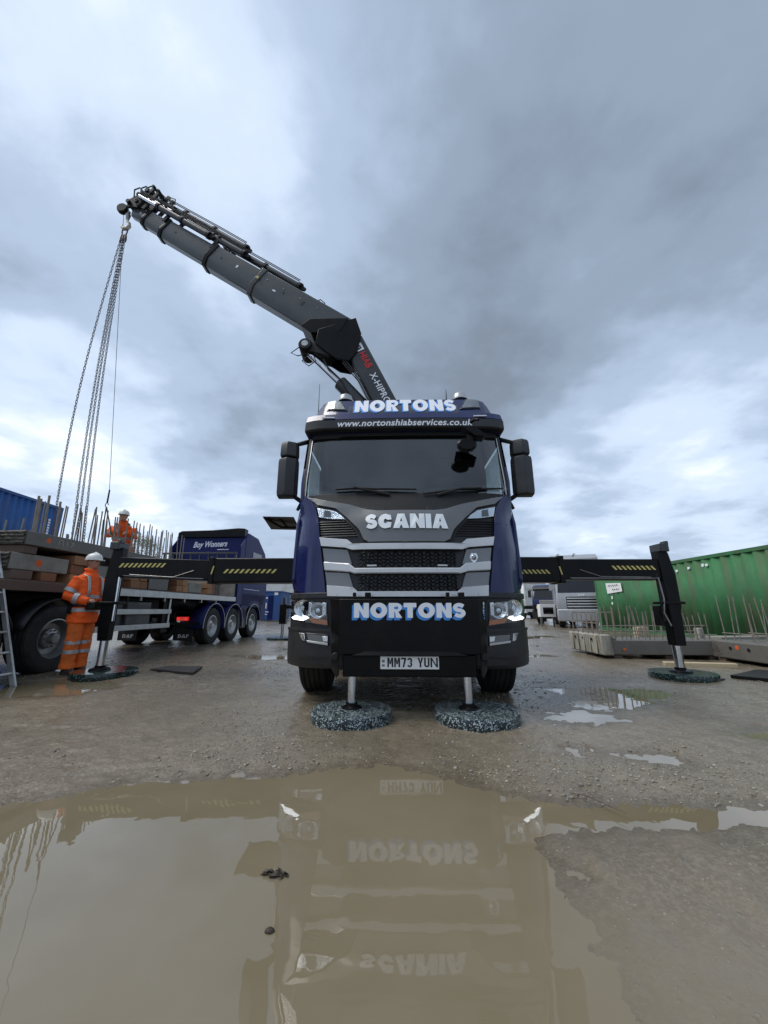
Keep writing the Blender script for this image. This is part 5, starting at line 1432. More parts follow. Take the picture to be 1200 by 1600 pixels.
# precast slabs: each with rough ends and starter bars
REB = {}
def rebar_mesh(L, r=.0125):
    k = (round(L, 2), r)
    if k not in REB:
        b = MB(); b.tube([(0, 0, 0), (0, 0, L)], r, 6); REB[k] = b.mesh('rebar'); REB[k].materials.append(M['rebar'])
    return REB[k]
def rebar(parent, x, y, z, L, tx=0.0, ty=0.0, r=.0125):
    o = link(bpy.data.objects.new('rebar', rebar_mesh(L, r)), parent)
    o.location = (x, y, z); o.rotation_euler = (tx, ty, 0)
    return o
def slab(label, loc, rz, sx, sy, sz, m='concrete', rough_end=True, group=None):
    """slab with its origin at the front right lower corner; x to -sx, y to sy"""
    s = thing('precast_slab', label, 'concrete slab', loc, rz, group); s['kind'] = 'thing'
    b = MB(); b.bb((-sx, .06 if rough_end else 0, 0), (0, sy, sz)); b.build('slab_body', m, s, .012)
    if rough_end:
        nx, nz = 70, 8; rows = []
        for i in range(nz + 1):
            z = sz * i / nz
            rows.append([(-sx + sx * k / nx, .055 - .05 * abs(mnoise.noise(Vector((k * .37, i * .9, 2.2)))) - .02 * (i % 2), min(max(z + .012 * mnoise.noise(Vector((k * .5, i * .7, 9.0))), 0.001), sz - .001)) for k in range(nx + 1)])
        g = MB(); g.grid(rows); o = g.build('broken_end', 'roughconcrete', s, smooth=20)
        g2 = MB(); g2.bb((-sx, .05, 0.0005), (-.0005, .061, sz - .0005)); g2.build('end_core', 'roughconcrete', s)
    return s
rnd = random.Random(3)
zU = 1.86
up = slab('upper concrete slab with rebar on top of the trailer load, orange mark on its side', tw(-.02, 5.42, zU), TR, 2.2, 4.3, .205, 'concrete2')
y = .95
k = 0
while y < 4.2:
    for x in (-.10, -.62):
        jx, jy = rnd.uniform(-.05, .05), rnd.uniform(-.05, .05)
        rebar(up, x + jx, y + jy, .2, .66 + rnd.uniform(-.05, .05), rnd.uniform(-.035, .035), rnd.uniform(-.09, .02), .011)
    y += .135 + rnd.uniform(-.02, .02) if y < 3 else .11
for x in (-.25, -.5, -.9, -1.3, -1.55, -1.9, -2.1):
    rebar(up, x, .15 + rnd.uniform(-.05, .05), .2, rnd.uniform(.12, .38), 0, rnd.uniform(-.05, .05))
for x, yy, L in ((-.19, .32, .60), (-.20, .50, .66), (-.30, .47, .60), (-.21, .72, .62), (-.12, .85, .1), (-.2, .95, .1)):
    rebar(up, x, yy, .2, L, .02, -.03, .017)
om = mat('orange_spray_mark', (.62, .10, .02), .7)
wmk = mat('chalk_mark', (.36, .35, .32), .8, var=.3, vscale=30)
sp = MB(); sp.lathe([(0, .0015), (.028, .0012), (.040, .0)], (.001, .42, .11), 'X', 10); sp.build('spray_mark', om, up)
ck = MB()
for a, c_ in (((.60, .07), (.60, .15)), ((.60, .15), (.68, .15)), ((.66, .15), (.68, .06)), ((.75, .08), (.75, .15)), ((.80, .15), (.88, .14)), ((.88, .14), (.82, .07))):
    ck.tube([(.0015, a[0], a[1]), (.0015, c_[0], c_[1])], .006, 4)
ck.build('chalk_mark', wmk, up)
lo = slab('pale lower concrete slab end with orange mark, bedded on timber under the upper slab', tw(-.06, 5.30, 1.50), TR, 1.9, 1.02, .235, 'concrete')
sp = MB(); sp.lathe([(0, .0015), (.04, .0012), (.055, .0)], (.001, .50, .12), 'X', 9); sp.build('spray_mark', om, lo)
lo2 = slab('lower concrete slab behind the standing worker on the trailer', tw(-.10, 6.95, 1.50), TR, 1.9, .62, .22, 'concrete', False)
lo3 = slab('small grey slab between two timber stacks on the trailer bed', tw(-.08, 8.35, 1.37), TR, 1.9, .75, .30, 'concrete2', True)
lo4 = slab('pale grey slab nearest the trailer headboard', tw(-.06, 9.95, 1.37), TR, 1.9, .62, .26, 'concrete', False)
lo5 = slab('rough dark slab pile close to the headboard', tw(-.2, 11.2, 1.37), TR, 1.8, .7, .36, 'roughconcrete', True)
# timber bearers, every block on its own
def block(x, y, z, L, w, h, m='timber', tr=TR, name='timber_block', rot=0.0, base=None, label=None, group='timber blocks under the slabs on the trailer', L_lab='brown timber bearer block stacked under the slabs on the trailer'):
    b = MB(); b.bb((-L, 0, 0), (0, w, h))
    o = b.build(name, m, None, .008)
    o.location = tw(x, y, z) if base is None else base
    o.rotation_euler = (0, 0, tr + rot)
    return tag(o, label or L_lab, 'timber', group if label is None else None)
LV = {2: ('bottom', 'top'), 3: ('bottom', 'middle', 'top')}
for y0, n_hi, z0, where in ((6.36, 3, 1.365, 'tall stack beside the standing worker'), (7.75, 2, 1.365, 'stack just right of the crane leg'), (9.35, 2, 1.365, 'second stack right of the crane leg'), (10.75, 2, 1.365, 'last stack before the headboard')):
    for k in range(n_hi):
        z = z0 + k * .152
        block(rnd.uniform(-.05, .0), y0 + (.0 if k % 2 else .02), z, .9, .26, .148, rot=rnd.uniform(-.03, .03), label=f'{LV[n_hi][k]} left hand timber block in the {where}')
        block(rnd.uniform(-.08, -.01), y0 + .29 + rnd.uniform(-.02, .02), z, .7, .22, .146, rot=rnd.uniform(-.03, .03), label=f'{LV[n_hi][k]} right hand timber block in the {where}')
block(-.02, 5.4, 1.365, 1.8, .30, .125, 'deck', label='dark timber bearer under the left end of the pale lower slab'); block(-.03, 5.85, 1.365, 1.7, .26, .125, label='brown timber bearer under the middle of the pale lower slab')
block(-.05, 5.5, 1.74, 1.8, .22, .115, 'deck', label='dark timber packer between the two slabs at the near end'); block(-.3, 7.1, 1.725, 1.6, .2, .125, 'deck', label='dark timber packer under the upper slab behind the crane leg')
# worker on the load
w2p = tw(-.85, 8.45)
w2 = person('worker in orange hi-vis and harness standing on the trailer behind the upright rebar', (w2p.x, w2p.y, 1.362), R(25), arms2, bend=.62, harness=True)
# ------------------------------------------------------------------ chain sling and tag rope from the crane hook
M['chain'] = mat('oiled_chain_steel', (.10, .095, .09), .45, metal=.7, dirt=(.16, .10, .06), dscale=10, damount=.4)
hook_pt = HK + CR + Vector((0, 0, -.17))
sling = thing('chain_sling', 'four leg lifting chain hanging from the crane hook down to the slab', 'chain', hook_pt)
ml = MB(); ml.tube([Vector((.055 * math.cos(a * math.pi / 8), .0, -.075 + .11 * math.sin(a * math.pi / 8))) for a in range(16)], .014, 6, closed=True); ml.build('master_link', 'chain', sling)
for dx in (-.045, .0, .045):
    sh_ = MB(); sh_.tube([(dx, 0, -.16), (dx, 0, -.26), (dx * 1.2, 0, -.34)], [.014, .028, .016], 8); sh_.build('shortening_clutch', 'chain', sling)
link_base = []
nseg = 8
for k in range(nseg):
    a = 2 * math.pi * k / nseg
    link_base.append((0.0165 * math.cos(a), .031 * math.sin(a) + (.008 if math.sin(a) > 0 else -.008)))
def chain(name, a, c_, sag, parent, pitch=.058, r=.0058):
    a, c_ = Vector(a), Vector(c_)
    n = int((a - c_).length / pitch)
    b = MB()
    pts = []
    for i in range(n + 1):
        t = i / n
        p = a.lerp(c_, t); p.x -= sag * math.sin(math.pi * t) * .6; p.z -= sag * math.sin(math.pi * t)
        pts.append(p)
    for i in range(n):
        m_ = (pts[i] + pts[i + 1]) / 2
        u = (pts[i + 1] - pts[i]).normalized()
        v = u.cross(Vector((.3, 1, 0))).normalized(); w = u.cross(v)
        e = v if i % 2 else w
        b.tube([m_ + e * x + u * yv for x, yv in link_base], r, 4, closed=True)
    return b.build(name, 'chain', parent, smooth=0)
for dx, target in ((-.05, tw(-.85, 6.72, 2.07)), (-.015, tw(-.70, 6.98, 2.07)), (.01, tw(-.64, 7.03, 2.07)), (.035, tw(-.56, 7.09, 2.07))):
    chain('chain_leg', (dx, 0, -.30), target - hook_pt, .10 if dx > -.04 else .22, sling)
rope = thing('tag_rope', 'thin steel rope with a small hook hanging beside the chains', 'rope', hook_pt + Vector((-.12, 0, .55)))
rend = tw(-.55, 7.45, 2.95) - (hook_pt + Vector((-.12, 0, .55)))
MB().tube([(0, 0, 0), tuple(rend + Vector((0, 0, .34)))], .005, 5).build('rope_line', 'chain', rope)
MB().tube([tuple(rend + Vector((0, 0, .36))), tuple(rend + Vector((0, 0, .08)))], [.014, .016], 8).build('rope_weight', 'black', rope)
MB().tube([tuple(rend + Vector((.03 * math.cos(a * .6), 0, .04 + .045 * math.sin(a * .6)))) for a in range(9)], .009, 6).build('rope_hook', 'steel', rope)
for s in (-1, 1):
    MB().tube([tuple(rend + Vector((0, 0, .0))), tuple(rend + Vector((s * .10 + .03, .1, -.55)))], .012, 6).build('web_strop', M['harness'], rope)
# ------------------------------------------------------------------ ladder against the trailer
lad = thing('ladder', 'aluminium ladder leaning on the trailer at the left edge', 'ladder', (-4.72, 5.30, 0))
top = Vector((-.78, 0, 2.1))
def stile(y):
    b = MB(); b.prism([(-.035, y, 0), (.035, y, 0), Vector((.035, y, 0)) + top, Vector((-.035, y, 0)) + top], (0, -.028, 0)); return b.build('stile', 'alu', lad, .003)
stile(0); stile(-.42)
for k in range(8):
    p = top * ((k + .6) / 8.3)
    MB().box((p.x, -.224, p.z), (.034, .392, .028), (0, R(-20), 0)).build('rung', 'alu', lad, .004)

# ------------------------------------------------------------------ tractor unit pulling the trailer (seen from behind)
tra = thing('tractor_unit', 'navy tractor unit with white script lettering coupled to the flatbed trailer', 'truck', tw(0, 0), TR)
def tloc(*p): return p
M['script'] = mat('white_script', (.72, .74, .80), .4)
cabp = [(13.05, 1.02), (13.05, 3.42), (13.35, 3.56), (14.2, 3.52), (15.0, 3.05), (15.25, 2.5), (15.38, 1.9), (15.42, 1.0)]
b = MB(); b.prism([(-2.47, y, z) for y, z in cabp], (2.45, 0, 0)); tcab = b.build('cab', 'navy2', tra, .06)
rd_ = MB(); rd_.prism([(-2.42, 12.98, 3.36), (-2.42, 12.98, 3.54), (-2.3, 12.98, 3.60), (-1.2, 12.98, 3.62), (-.3, 12.98, 3.68), (-.06, 12.98, 3.66), (-.06, 12.98, 3.36)], (0, .3, 0)); rd_.build('roof_spoiler', 'steelblack', tra, .02)
for s_, x in ((0, -2.44), (1, -.05)):
    fpn = MB(); fpn.prism([(x, 12.72, 1.1), (x, 12.72, 3.0), (x, 13.05, 3.35), (x, 13.1, 1.1)], (.03, 0, 0)); fpn.build('side_deflector', 'navy2', tra, .006)
lettering('script_lettering', 'Boy Wonners', lambda u, v, w: (-1.86 + 1.2 * u, 13.045 - .004 * w, 2.95 + .27 * v + .04 * u), 'script', tra, bold=.03, shear=.35)
sq = MB(); sq.tube([(-1.0 + .40 * t / 12, 13.04, 2.94 + .012 * math.sin(t * 2.2)) for t in range(13)], .014, 5); sq.build('script_underline', 'script', tra)
lettering('script_lettering', 'Boy Wonners', lambda u, v, w: (-.018 + .004 * w, 13.75 + .62 * u, 2.02 + .20 * v), 'script', tra, bold=.03, shear=.35)
sl_ = MB(); sl_.bb((-.019, 13.2, 1.62), (-.014, 14.6, 1.635)); sl_.build('coach_line', 'script', tra)
dw_ = MB(); dw_.prism([(-.018, 13.75, 2.35), (-.018, 13.75, 2.95), (-.018, 14.55, 2.95), (-.018, 14.85, 2.35)], (.008, 0, 0)); dw_.build('door_window', 'gloss', tra)
for y in (11.35, 12.62):
    o = wheel_parts(tra, (-.19, y, .50), .50, .32, 1, rim='alu', nuts=0); wheel_parts(tra, (-2.28, y, .5), .5, .32, -1)
    mg = MB(); rows = [[(x, y + .62 * math.cos(R(a)), .50 + .62 * math.sin(R(a))) for x in (-.42, .01)] for a in range(-8, 189, 12)]
    mg.grid(rows); o = mg.build('rear_mudguard', 'navy2', tra); so = o.modifiers.new('t', 'SOLIDIFY'); so.thickness = .02
    tr2 = MB(); tr2.tube([(.016, y + .62 * math.cos(R(a)), .50 + .62 * math.sin(R(a))) for a in range(-8, 189, 12)], .009, 5); tr2.build('guard_trim', 'alu', tra)
wheel_parts(tra, (-.20, 14.25, .50), .50, .32, 1, rim='alu'); wheel_parts(tra, (-2.28, 14.25, .5), .5, .32, -1)
tr2 = MB(); tr2.tube([(-.005, 14.25 + .64 * math.cos(R(a)), .50 + .64 * math.sin(R(a))) for a in range(-8, 189, 12)], .012, 5); tr2.build('arch_trim', 'alu', tra)
fa = MB(); fa.prism([(-.45, 13.52, .55), (-.45, 13.6, .95), (-.45, 13.9, 1.22), (-.45, 14.6, 1.22), (-.45, 14.9, .95), (-.45, 14.98, .55), (-.45, 15.4, .55), (-.45, 15.4, 1.5), (-.45, 13.1, 1.5), (-.45, 13.1, .9)], (.43, 0, 0)); fa.build('wing', 'navy2', tra, .02)
tb_ = MB(); tb_.bb((-.55, 13.28 - .02, .35), (-.02, 13.58, 1.02)); tb_.bb((-.55, 13.2, .35), (-.02, 13.27, 1.0)); tb_.build('step_box', 'bumper', tra, .02)
tk = MB(); tk.bb((-.62, 13.0 - .02, .36), (-.03, 13.19, 1.0)); tk.build('side_tank', 'bumper', tra, .02)
rr = MB(); rr.bb((-2.3, 10.72, .55), (-.1, 10.78, .62)); rr.build('rear_crossbar', 'steelblack', tra)
for x in (-.55, -2.1):
    l_ = MB(); l_.bb((x - .16, 10.66, .66), (x + .16, 10.72, .76)); tl = l_.build('tail_light', 'redlens', tra, .008)
    for q in (-.1, .1): MB().box((x + q, 10.655, .71), (.06, .01, .06)).build('lit_segment', 'redlit', tl)
    fl = MB(); fl.bb((x - .28, 10.80, .14), (x + .25, 10.815, .62)); flp = fl.build('mud_flap', 'rubber', tra)
    block_letters('flap_lettering', 'DAF', flat_fn((x - .14, 10.799, .21), (.30, 0, 0), (0, 0, .09), (0, -1, 0), .002), 'alu', flp, bold=.2, gap=.1)
ch2 = MB()
for x in (-1.65, -.85): ch2.bb((x - .04, 10.8, .72), (x + .04, 15.2, .98))
ch2.build('chassis', 'steelblack', tra)
# ------------------------------------------------------------------ containers
def container(label, loc, rz, L, H, paint, W=2.44, cat='container', doors=True, group=None, pitch=.28):
    """corrugated shipping container: origin at the middle of one end, length along +y"""
    c = thing('shipping_container', label, cat, loc, rz, group)
    h = W / 2
    for s in (-1, 1):
        rows = [[], []]
        y = .12; xs_ = []
        while y < L - .12:
            for dy, dp in ((0, 0), (.07, 0), (.07 + .068, .036), (.14 + .068, .036)):
                if y + dy < L - .1: xs_.append((y + dy, dp))
            y += pitch
        g = MB(); g.grid([[(s * (h - .012 - dp), yy, z) for yy, dp in xs_] for z in (.15, H - .1)])
        o = g.build('side_panel', paint, c, smooth=20); so = o.modifiers.new('t', 'SOLIDIFY'); so.thickness = .004
        for z0, z1 in ((0, .16), (H - .11, H)):
            r_ = MB(); r_.bb((s * (h - .06), .1, z0), (s * h, L - .1, z1)); r_.build('side_rail', paint, c, .006)
        for yy in (0, L - .15):
            p_ = MB(); p_.bb((s * (h - .16), yy, .0), (s * (h + .002), yy + .15, H)); p_.build('corner_post', paint, c, .01)
            for z in (.0, H - .115):
                q_ = MB(); q_.bb((s * (h - .165), yy - .004, z - .003), (s * (h + .006), yy + .154, z + .118)); q_.build('corner_casting', paint, c, .008)
    ends = ((0, -1), (L, 1))
    for yy, s in ends:
        e_ = MB(); y_ = yy - s * .05
        e_.grid([[(-h + .15 + k * (W - .3) / 20, y_ - s * (.03 if (k // 2) % 2 else 0), z) for k in range(21)] for z in (.05, H - .05)]); e_.build('end_panel', paint, c, smooth=20)
    t_ = MB(); t_.bb((-h + .05, .05, H - .035), (h - .05, L - .05, H - .015)); t_.build('roof_panel', paint, c)
    f_ = MB(); f_.bb((-h + .05, .05, .02), (h - .05, L - .05, .12)); f_.build('floor_panel', 'black', c)
    return c
M['bluecon'] = mat('blue_container_paint', (0.012, 0.085, 0.27), 0.5, var=0.15, vscale=1.2, dirt=(0.10, 0.05, 0.03), dscale=2.2, damount=0.4, dstretch=(1, 1, .15))
c1 = container('blue shipping container on top of the stack at the far left', (-14.7, 3.9, 2.62), R(2), 12.2, 2.6, 'bluecon')
c2 = container('blue shipping container at the bottom of the stack at the far left', (-14.7, 3.9, .01), R(2), 12.2, 2.6, 'bluecon')
vt = MB()
for k in range(9): vt.bb((1.213, 11.55, 1.9 - k * .11), (1.216, 11.66, 1.98 - k * .11))
tag(vt.build('vertical_lettering', 'white', c1, smooth=0), kind='stuff')
# black mat on the ground between the pad and the cab
mt_ = MB(); mt_.prism([(-.42, .05, 0), (-.32, .40, 0), (.26, .34, 0), (.42, -.32, 0)], (0, 0, .035)); mo = mt_.build('ground_mat', 'rubber', None, .006)
mo.location = (-3.22, 6.35, .018); tag(mo, 'flat black rubber mat lying on the wet ground right of the left pad', 'mat')
# ------------------------------------------------------------------ green container and precast units on the right
M['greencon'] = mat('green_container_paint', (0.034, 0.150, 0.052), 0.55, var=0.28, vscale=1.4, dirt=(0.10, 0.085, 0.045), dscale=3.0, damount=0.55, dstretch=(1, 1, .16), bump=0.001, bscale=12)
gc = container('weathered green corrugated container with a paper sign on the right', (11.52, 6.9, .02), 0, 12.19, 2.62, 'greencon', pitch=.36)
for y, L in ((17.2, 1.9), (16.3, .9), (14.5, .7)): pass
sg = MB(); sg.prism([(-1.222, 11.22, 2.12), (-1.222, 10.06, 2.06), (-1.222, 10.02, 1.70), (-1.222, 11.16, 1.64)], (-.008, 0, 0)); sgn = sg.build('paper_sign', 'plate', gc)
for rowz, n_, y0, hgt in ((1.98, 7, 11.05, .09), (1.80, 5, 10.75, .08)):
    wv = MB()
    pts = [(-1.232, y0 - k * .062, rowz + hgt * math.sin(k * 2.4) * .6) for k in range(n_ * 2)]
    wv.tube(pts, .012, 4); wv.build('handwriting', 'black', sgn)
for k, (y, z, h_) in enumerate(((10.9, 1.38, .16), (10.95, 1.14, .13), (6.75, 2.2, .10), (6.2, 2.24, .10), (5.6, 2.26, .12), (5.45, 2.26, .10))):
    pk = MB(); pk.prism([(-1.215, y, z), (-1.215, y - .10, z + .03), (-1.215, y - .08, z + h_), (-1.215, y + .02, z + h_ * .8)], (-.004, 0, 0)); pk.build('torn_sticker', 'white', gc)
# precast unit lying nearest the cab: end face to the left, starter bars on top
M['pconc'] = mat('pale_precast_concrete', (0.36, 0.345, 0.29), 0.65, var=0.15, vscale=2.5, bump=0.002, bscale=30, dirt=(0.13, 0.115, 0.085), dscale=9, damount=0.75, dstretch=(1, 1, .12))
u1 = thing('precast_beam', 'pale precast concrete unit with ribbed end and rebar cage in front of the green container', 'concrete unit', (4.22, 7.86, 0), R(-5))
b = MB(); b.prism([(.02, 0, .09), (.0, .0, .47), (.0, 1.65, .45), (.02, 1.65, .06)], (.20, 0, 0)); b.build('end_block', 'pconc', u1, .02)
b = MB(); b.bb((.201, .04, .10), (2.30, .95, .37)); b.build('slab_body', 'concrete2', u1, .015)
b = MB(); b.prism([(.201, 0.042, .371), (.32, 0.042, .371), (.201, .042, .46)], (0, .9, 0)); b.build('chamfer', 'concrete2', u1, .008)
for k in range(5):
    q = MB(); q.bb((-.012, .18 + k * .30, .10), (.004, .27 + k * .30, .44)); q.build('end_rib', 'pconc', u1, .004)
for k in range(3):
    q = MB(); q.cyl((-.014, .42 + k * .42, .36), (.02, .42 + k * .42, .36), .030, 10); q.build('lifting_hole', 'black', u1)
for x in (.25, 1.2, 2.0):
    q = MB(); q.bb((x, .1, .012), (x + .16, 1.4, .088)); q.build('bearer', 'deck', u1, .006)
rn = random.Random(11)
for k in range(17):
    x = .38 + k * .11 + rn.uniform(-.02, .02)
    rebar(u1, x, .22 + rn.uniform(-.04, .04), .36, .55 + rn.uniform(-.12, .12), rn.uniform(-.06, .06), rn.uniform(-.10, .08), .010)
for k in range(14):
    x = .40 + k * .135 + rn.uniform(-.02, .02)
    rebar(u1, x, .80 + rn.uniform(-.04, .04), .36, .60 + rn.uniform(-.12, .15), rn.uniform(-.06, .06), rn.uniform(-.12, .08), .010)
for y, z in ((.22, .46), (.80, .50), (.5, .62)):
    q = MB(); q.tube([(.30, y, z), (2.28, y, z + .01)], .010, 6); q.build('cage_rail', 'rebar', u1)
for k in range(6):       # hairpin loops standing on the end block
    y = .15 + k * .26
    q = MB(); q.tube([(.05, y, .44), (.05, y, .86), (.06, y + .015, .89), (.34, y + .015, .89), (.35, y, .86), (.35, y, .36)], .011, 6); q.build('hairpin_bar', 'rebar', u1)
q = MB(); q.tube([(.05, .1, .68), (.05, 1.55, .68)], .009, 6); q.build('cage_rail', 'rebar', u1)
q = MB(); q.lathe([(0, .002), (.03, .0), (.0, -.01)], (.42, -.001, .2), 'Y', 8); q.build('spray_mark', om, u1)
# second unit running towards the camera at the right edge
u2 = thing('precast_beam', 'grey precast panel with orange mark and upright rebar at the right edge', 'concrete unit', (6.16, 3.9, 0), R(-1.5))
b = MB(); b.bb((0, 0, .085), (1.9, 3.95, .385)); b.build('slab_body', 'concrete2', u2, .02)
b = MB(); b.prism([(-.004, 3.6, .10), (-.004, 3.95, .09), (-.004, 3.95, .37), (-.004, 3.72, .34)], (.003, 0, 0)); b.build('chipped_corner', 'roughconcrete', u2)
for y in (3.05, 2.0, 3.42):
    q = MB(); q.cyl((-.006, y, .27), (.02, y, .27), .032, 10); q.build('lifting_hole', 'black', u2)
q = MB(); q.lathe([(0, -.002), (.035, -.001), (.05, .003)], (-.0005, 3.28, .29), 'X', 8); q.build('spray_mark', om, u2)
q = MB(); q.prism([(-.003, 1.55, .12), (-.003, 1.75, .34), (-.003, 1.9, .2), (-.003, 2.0, .31), (-.003, 2.05, .11)], (.002, 0, 0)); q.build('lime_stain', 'pconc', u2)
for y in (.6, 2.2, 3.6):
    q = MB(); q.bb((.02, y, .012), (1.8, y + .14, .084)); q.build('bearer', 'deck', u2, .006)
for k in range(44):
    y = 3.85 - k * .088 + rn.uniform(-.03, .03)
    rebar(u2, .30 + rn.uniform(-.06, .06) + (k % 2) * .5, y, .38, .74 + rn.uniform(-.15, .12), rn.uniform(-.07, .07), rn.uniform(-.10, .07), .010)
for x in (.30, .80):
    q = MB(); q.tube([(x, .1, .50), (x, 3.9, .51)], .010, 6); q.build('cage_rail', 'rebar', u2)
# blocks and timbers stored behind the units
def brick(nm, label, cat, loc, size, rz, m, parts=None):
    b = MB(); b.bb((-size[0] / 2, -size[1] / 2, 0), (size[0] / 2, size[1] / 2, size[2]))
    o = b.build(nm, m, None, .012); o.location = loc; o.rotation_euler = (0, 0, rz)
    return tag(o, label, cat)
brick('timber_batten', 'pale yellow timber batten on the ground behind the right pad', 'timber', (5.28, 6.86, .012), (1.05, .11, .075), R(-14), M['paletimber'])
brick('concrete_post', 'short pale concrete post standing between the two precast units', 'concrete post', (6.62, 8.45, .012), (.12, .12, .56), R(5), M['pconc'])
brick('timber_offcut', 'pale timber offcut resting upright among the rebar', 'timber', (5.92, 9.25, .012), (.30, .14, .55), R(12), M['paletimber'])
brick('timber_offcut', 'brown timber offcut lying behind the front precast unit', 'timber', (5.2, 9.4, .012), (.9, .2, .30), R(-6), M['timber'])
brick('concrete_block', 'low grey concrete block behind the rebar at the right', 'concrete block', (7.6, 8.7, .012), (1.2, .4, .38), R(8), M['concrete'])
st_ = MB(); st_.prism([(0, 0, 0), (.62, -.62, 0), (1.5, -.1, 0), (.86, .52, 0)], (0, 0, .045)); so_ = st_.build('steel_plate', 'steelblack', None, .006)
so_.location = (4.80, 5.72, .022); tag(so_, 'dark flat steel plate lying on the ground right of the right pad', 'steel plate')

# ------------------------------------------------------------------ parked lorries far on the right
def far_truck(label, loc, rz, paint, H, beam_text=None, body=None, trim='blackplastic'):
    t = thing('parked_truck', label, 'truck', loc, rz)
    W = 1.22
    prof = [(0.0, .95), (-.02, 1.5), (.06, H * .62), (.30, H * .86), (.50, H * .95), (.95, H), (1.9, H), (1.95, .95)]
    b = MB(); b.prism([(-W, y, z) for y, z in prof], (2 * W, 0, 0)); b.build('cab', paint, t, .07)
    def fy(z):
        for (y0, z0), (y1, z1) in zip(prof[1:5], prof[2:6]):
            if z0 <= z <= z1: return y0 + (y1 - y0) * (z - z0) / (z1 - z0)
        return 0
    z0, z1 = H * .62, H * .85
    g = MB(); g.prism([(-W + .1, fy(z0) - .012, z0), (W - .1, fy(z0) - .012, z0), (W - .16, fy(z1) - .012, z1), (-W + .16, fy(z1) - .012, z1)], (0, .02, 0)); g.build('windscreen', 'gloss', t, .01)
    vz = MB(); vz.prism([(-W, fy(H * .87) - .14, H * .86), (W, fy(H * .87) - .14, H * .86), (W, fy(H * .9) - .02, H * .93), (-W, fy(H * .9) - .02, H * .93)], (0, .06, 0)); vz.build('sun_visor', trim, t, .01)
    for s in (-1, 1):
        sw_ = MB(); sw_.prism([(s * (W + .004), .42, z0), (s * (W + .004), .55, z1), (s * (W + .004), 1.25, z1), (s * (W + .004), 1.25, z0)], (s * .006, 0, 0)); sw_.build('side_window', 'gloss', t)
        mi = MB(); mi.bb((s * (W + .10), .18, H * .66), (s * (W + .30), .28, H * .84)); mi.bb((s * W, .22, H * .83), (s * (W + .2), .26, H * .85)); mi.build('door_mirror', trim if paint != 'silver' else 'silver', t, .03)
        hl = MB(); hl.bb((s * .72, -.04, .72), (s * 1.15, .06, .92)); hl.build('headlight', 'alu', t, .02)
        wheel_parts(t, (s * 1.03, 1.0, .5), .5, .3, s)
    gr = MB(); gr.bb((-.75, -.035, 1.02), (.75, .0, 1.62)); gr.build('grille', 'grille', t, .02)
    for k in range(4):
        gb = MB(); gb.bb((-.72, -.055, 1.08 + k * .14), (.72, -.034, 1.14 + k * .14)); gb.build('grille_bar', 'silver', t, .006)
    bp_ = MB(); bp_.bb((-1.24, -.10, .36), (1.24, .5, .98)); bp_.build('bumper', trim, t, .06)
    if beam_text:
        bm = MB(); bm.bb((-1.0, -.35, .85), (1.0, -.25, 1.30)); bo = bm.build('front_beam', 'steelblack', t, .01)
        block_letters('beam_lettering', 'NORTONS', flat_fn((-.45, -.351, 1.0), (.9, 0, 0), (0, 0, .17), (0, -1, 0), .003), 'white', bo, bold=.3, gap=.1)
    ch = MB(); ch.bb((-.5, .2, .7), (.5, 8.0, .95)); ch.build('chassis', 'steelblack', t)
    for y in (5.6, 6.9):
        for s in (-1, 1): wheel_parts(t, (s * 1.0, y, .5), .5, .5, s)
    return t
M['palesilver'] = mat('pale_silver_paint', (0.36, 0.37, 0.39), 0.4, metal=0.1, coat=0.5, dirt=(0.2, 0.18, 0.15), dscale=2, damount=0.3)
ft1 = far_truck('far parked navy crane lorry with white lettering on its beam, right of the cab', (11.3, 26.8, 0), R(-38), 'navy', 2.72, beam_text=True)
for x, z in ((-1.2, 1.25), (1.1, 1.25)):
    pass
ab = MB(); ab.bb((-3.2, 2.3, 1.0), (2.6, 2.6, 1.25)); ab.build('stabiliser_beam', 'steelblack', ft1, .02)
for x in (-.4, .45, 1.9):
    lg = MB(); lg.bb((x - .14, -.5, .18), (x + .14, -.3, 1.3)) if x < 1 else lg.bb((x - .12, 2.3, .1), (x + .12, 2.55, 1.3)); lg.build('stabiliser_leg', 'steelblack', ft1, .01)
yp = MB(); yp.bb((-.85, -.356, 1.02), (-.55, -.352, 1.2)); yp.build('yellow_label', 'yellow', ft1)
ft2 = far_truck('far parked silver lorry with a blue stripe beside the green container', (10.35, 20.6, 0), R(-22), 'palesilver', 2.95, trim='palesilver')
sw2 = MB()
sw2.prism([(-1.226, .2, 1.62), (-1.226, .9, 1.95), (-1.226, 1.9, 2.0), (-1.226, 1.9, 1.86), (-1.226, 1.0, 1.80), (-1.226, .25, 1.52)], (-.004, 0, 0)); sw2.build('blue_stripe', 'blue', ft2)
sw2 = MB()
sw2.prism([(1.226, .2, 1.62), (1.226, .9, 1.95), (1.226, 1.9, 2.0), (1.226, 1.9, 1.86), (1.226, 1.0, 1.80), (1.226, .25, 1.52)], (.004, 0, 0)); sw2.build('blue_stripe', 'blue', ft2)
block_letters('grille_badge', 'DAF', flat_fn((-.16, -.06, 1.66), (.32, 0, 0), (0, 0, .10), (0, -1, 0), .01), 'chrome', ft2, bold=.2, gap=.1)
tb2 = MB(); tb2.prism([(-1.27, 2.2, 1.15), (-1.27, 2.2, 3.9), (-1.27, 2.7, 4.15), (-1.27, 5.0, 4.45), (-1.27, 9.3, 4.4), (-1.27, 9.5, 4.0), (-1.27, 9.5, 1.15)], (2.54, 0, 0)); tb2.build('tipper_body', 'palesilver', ft2, .05)
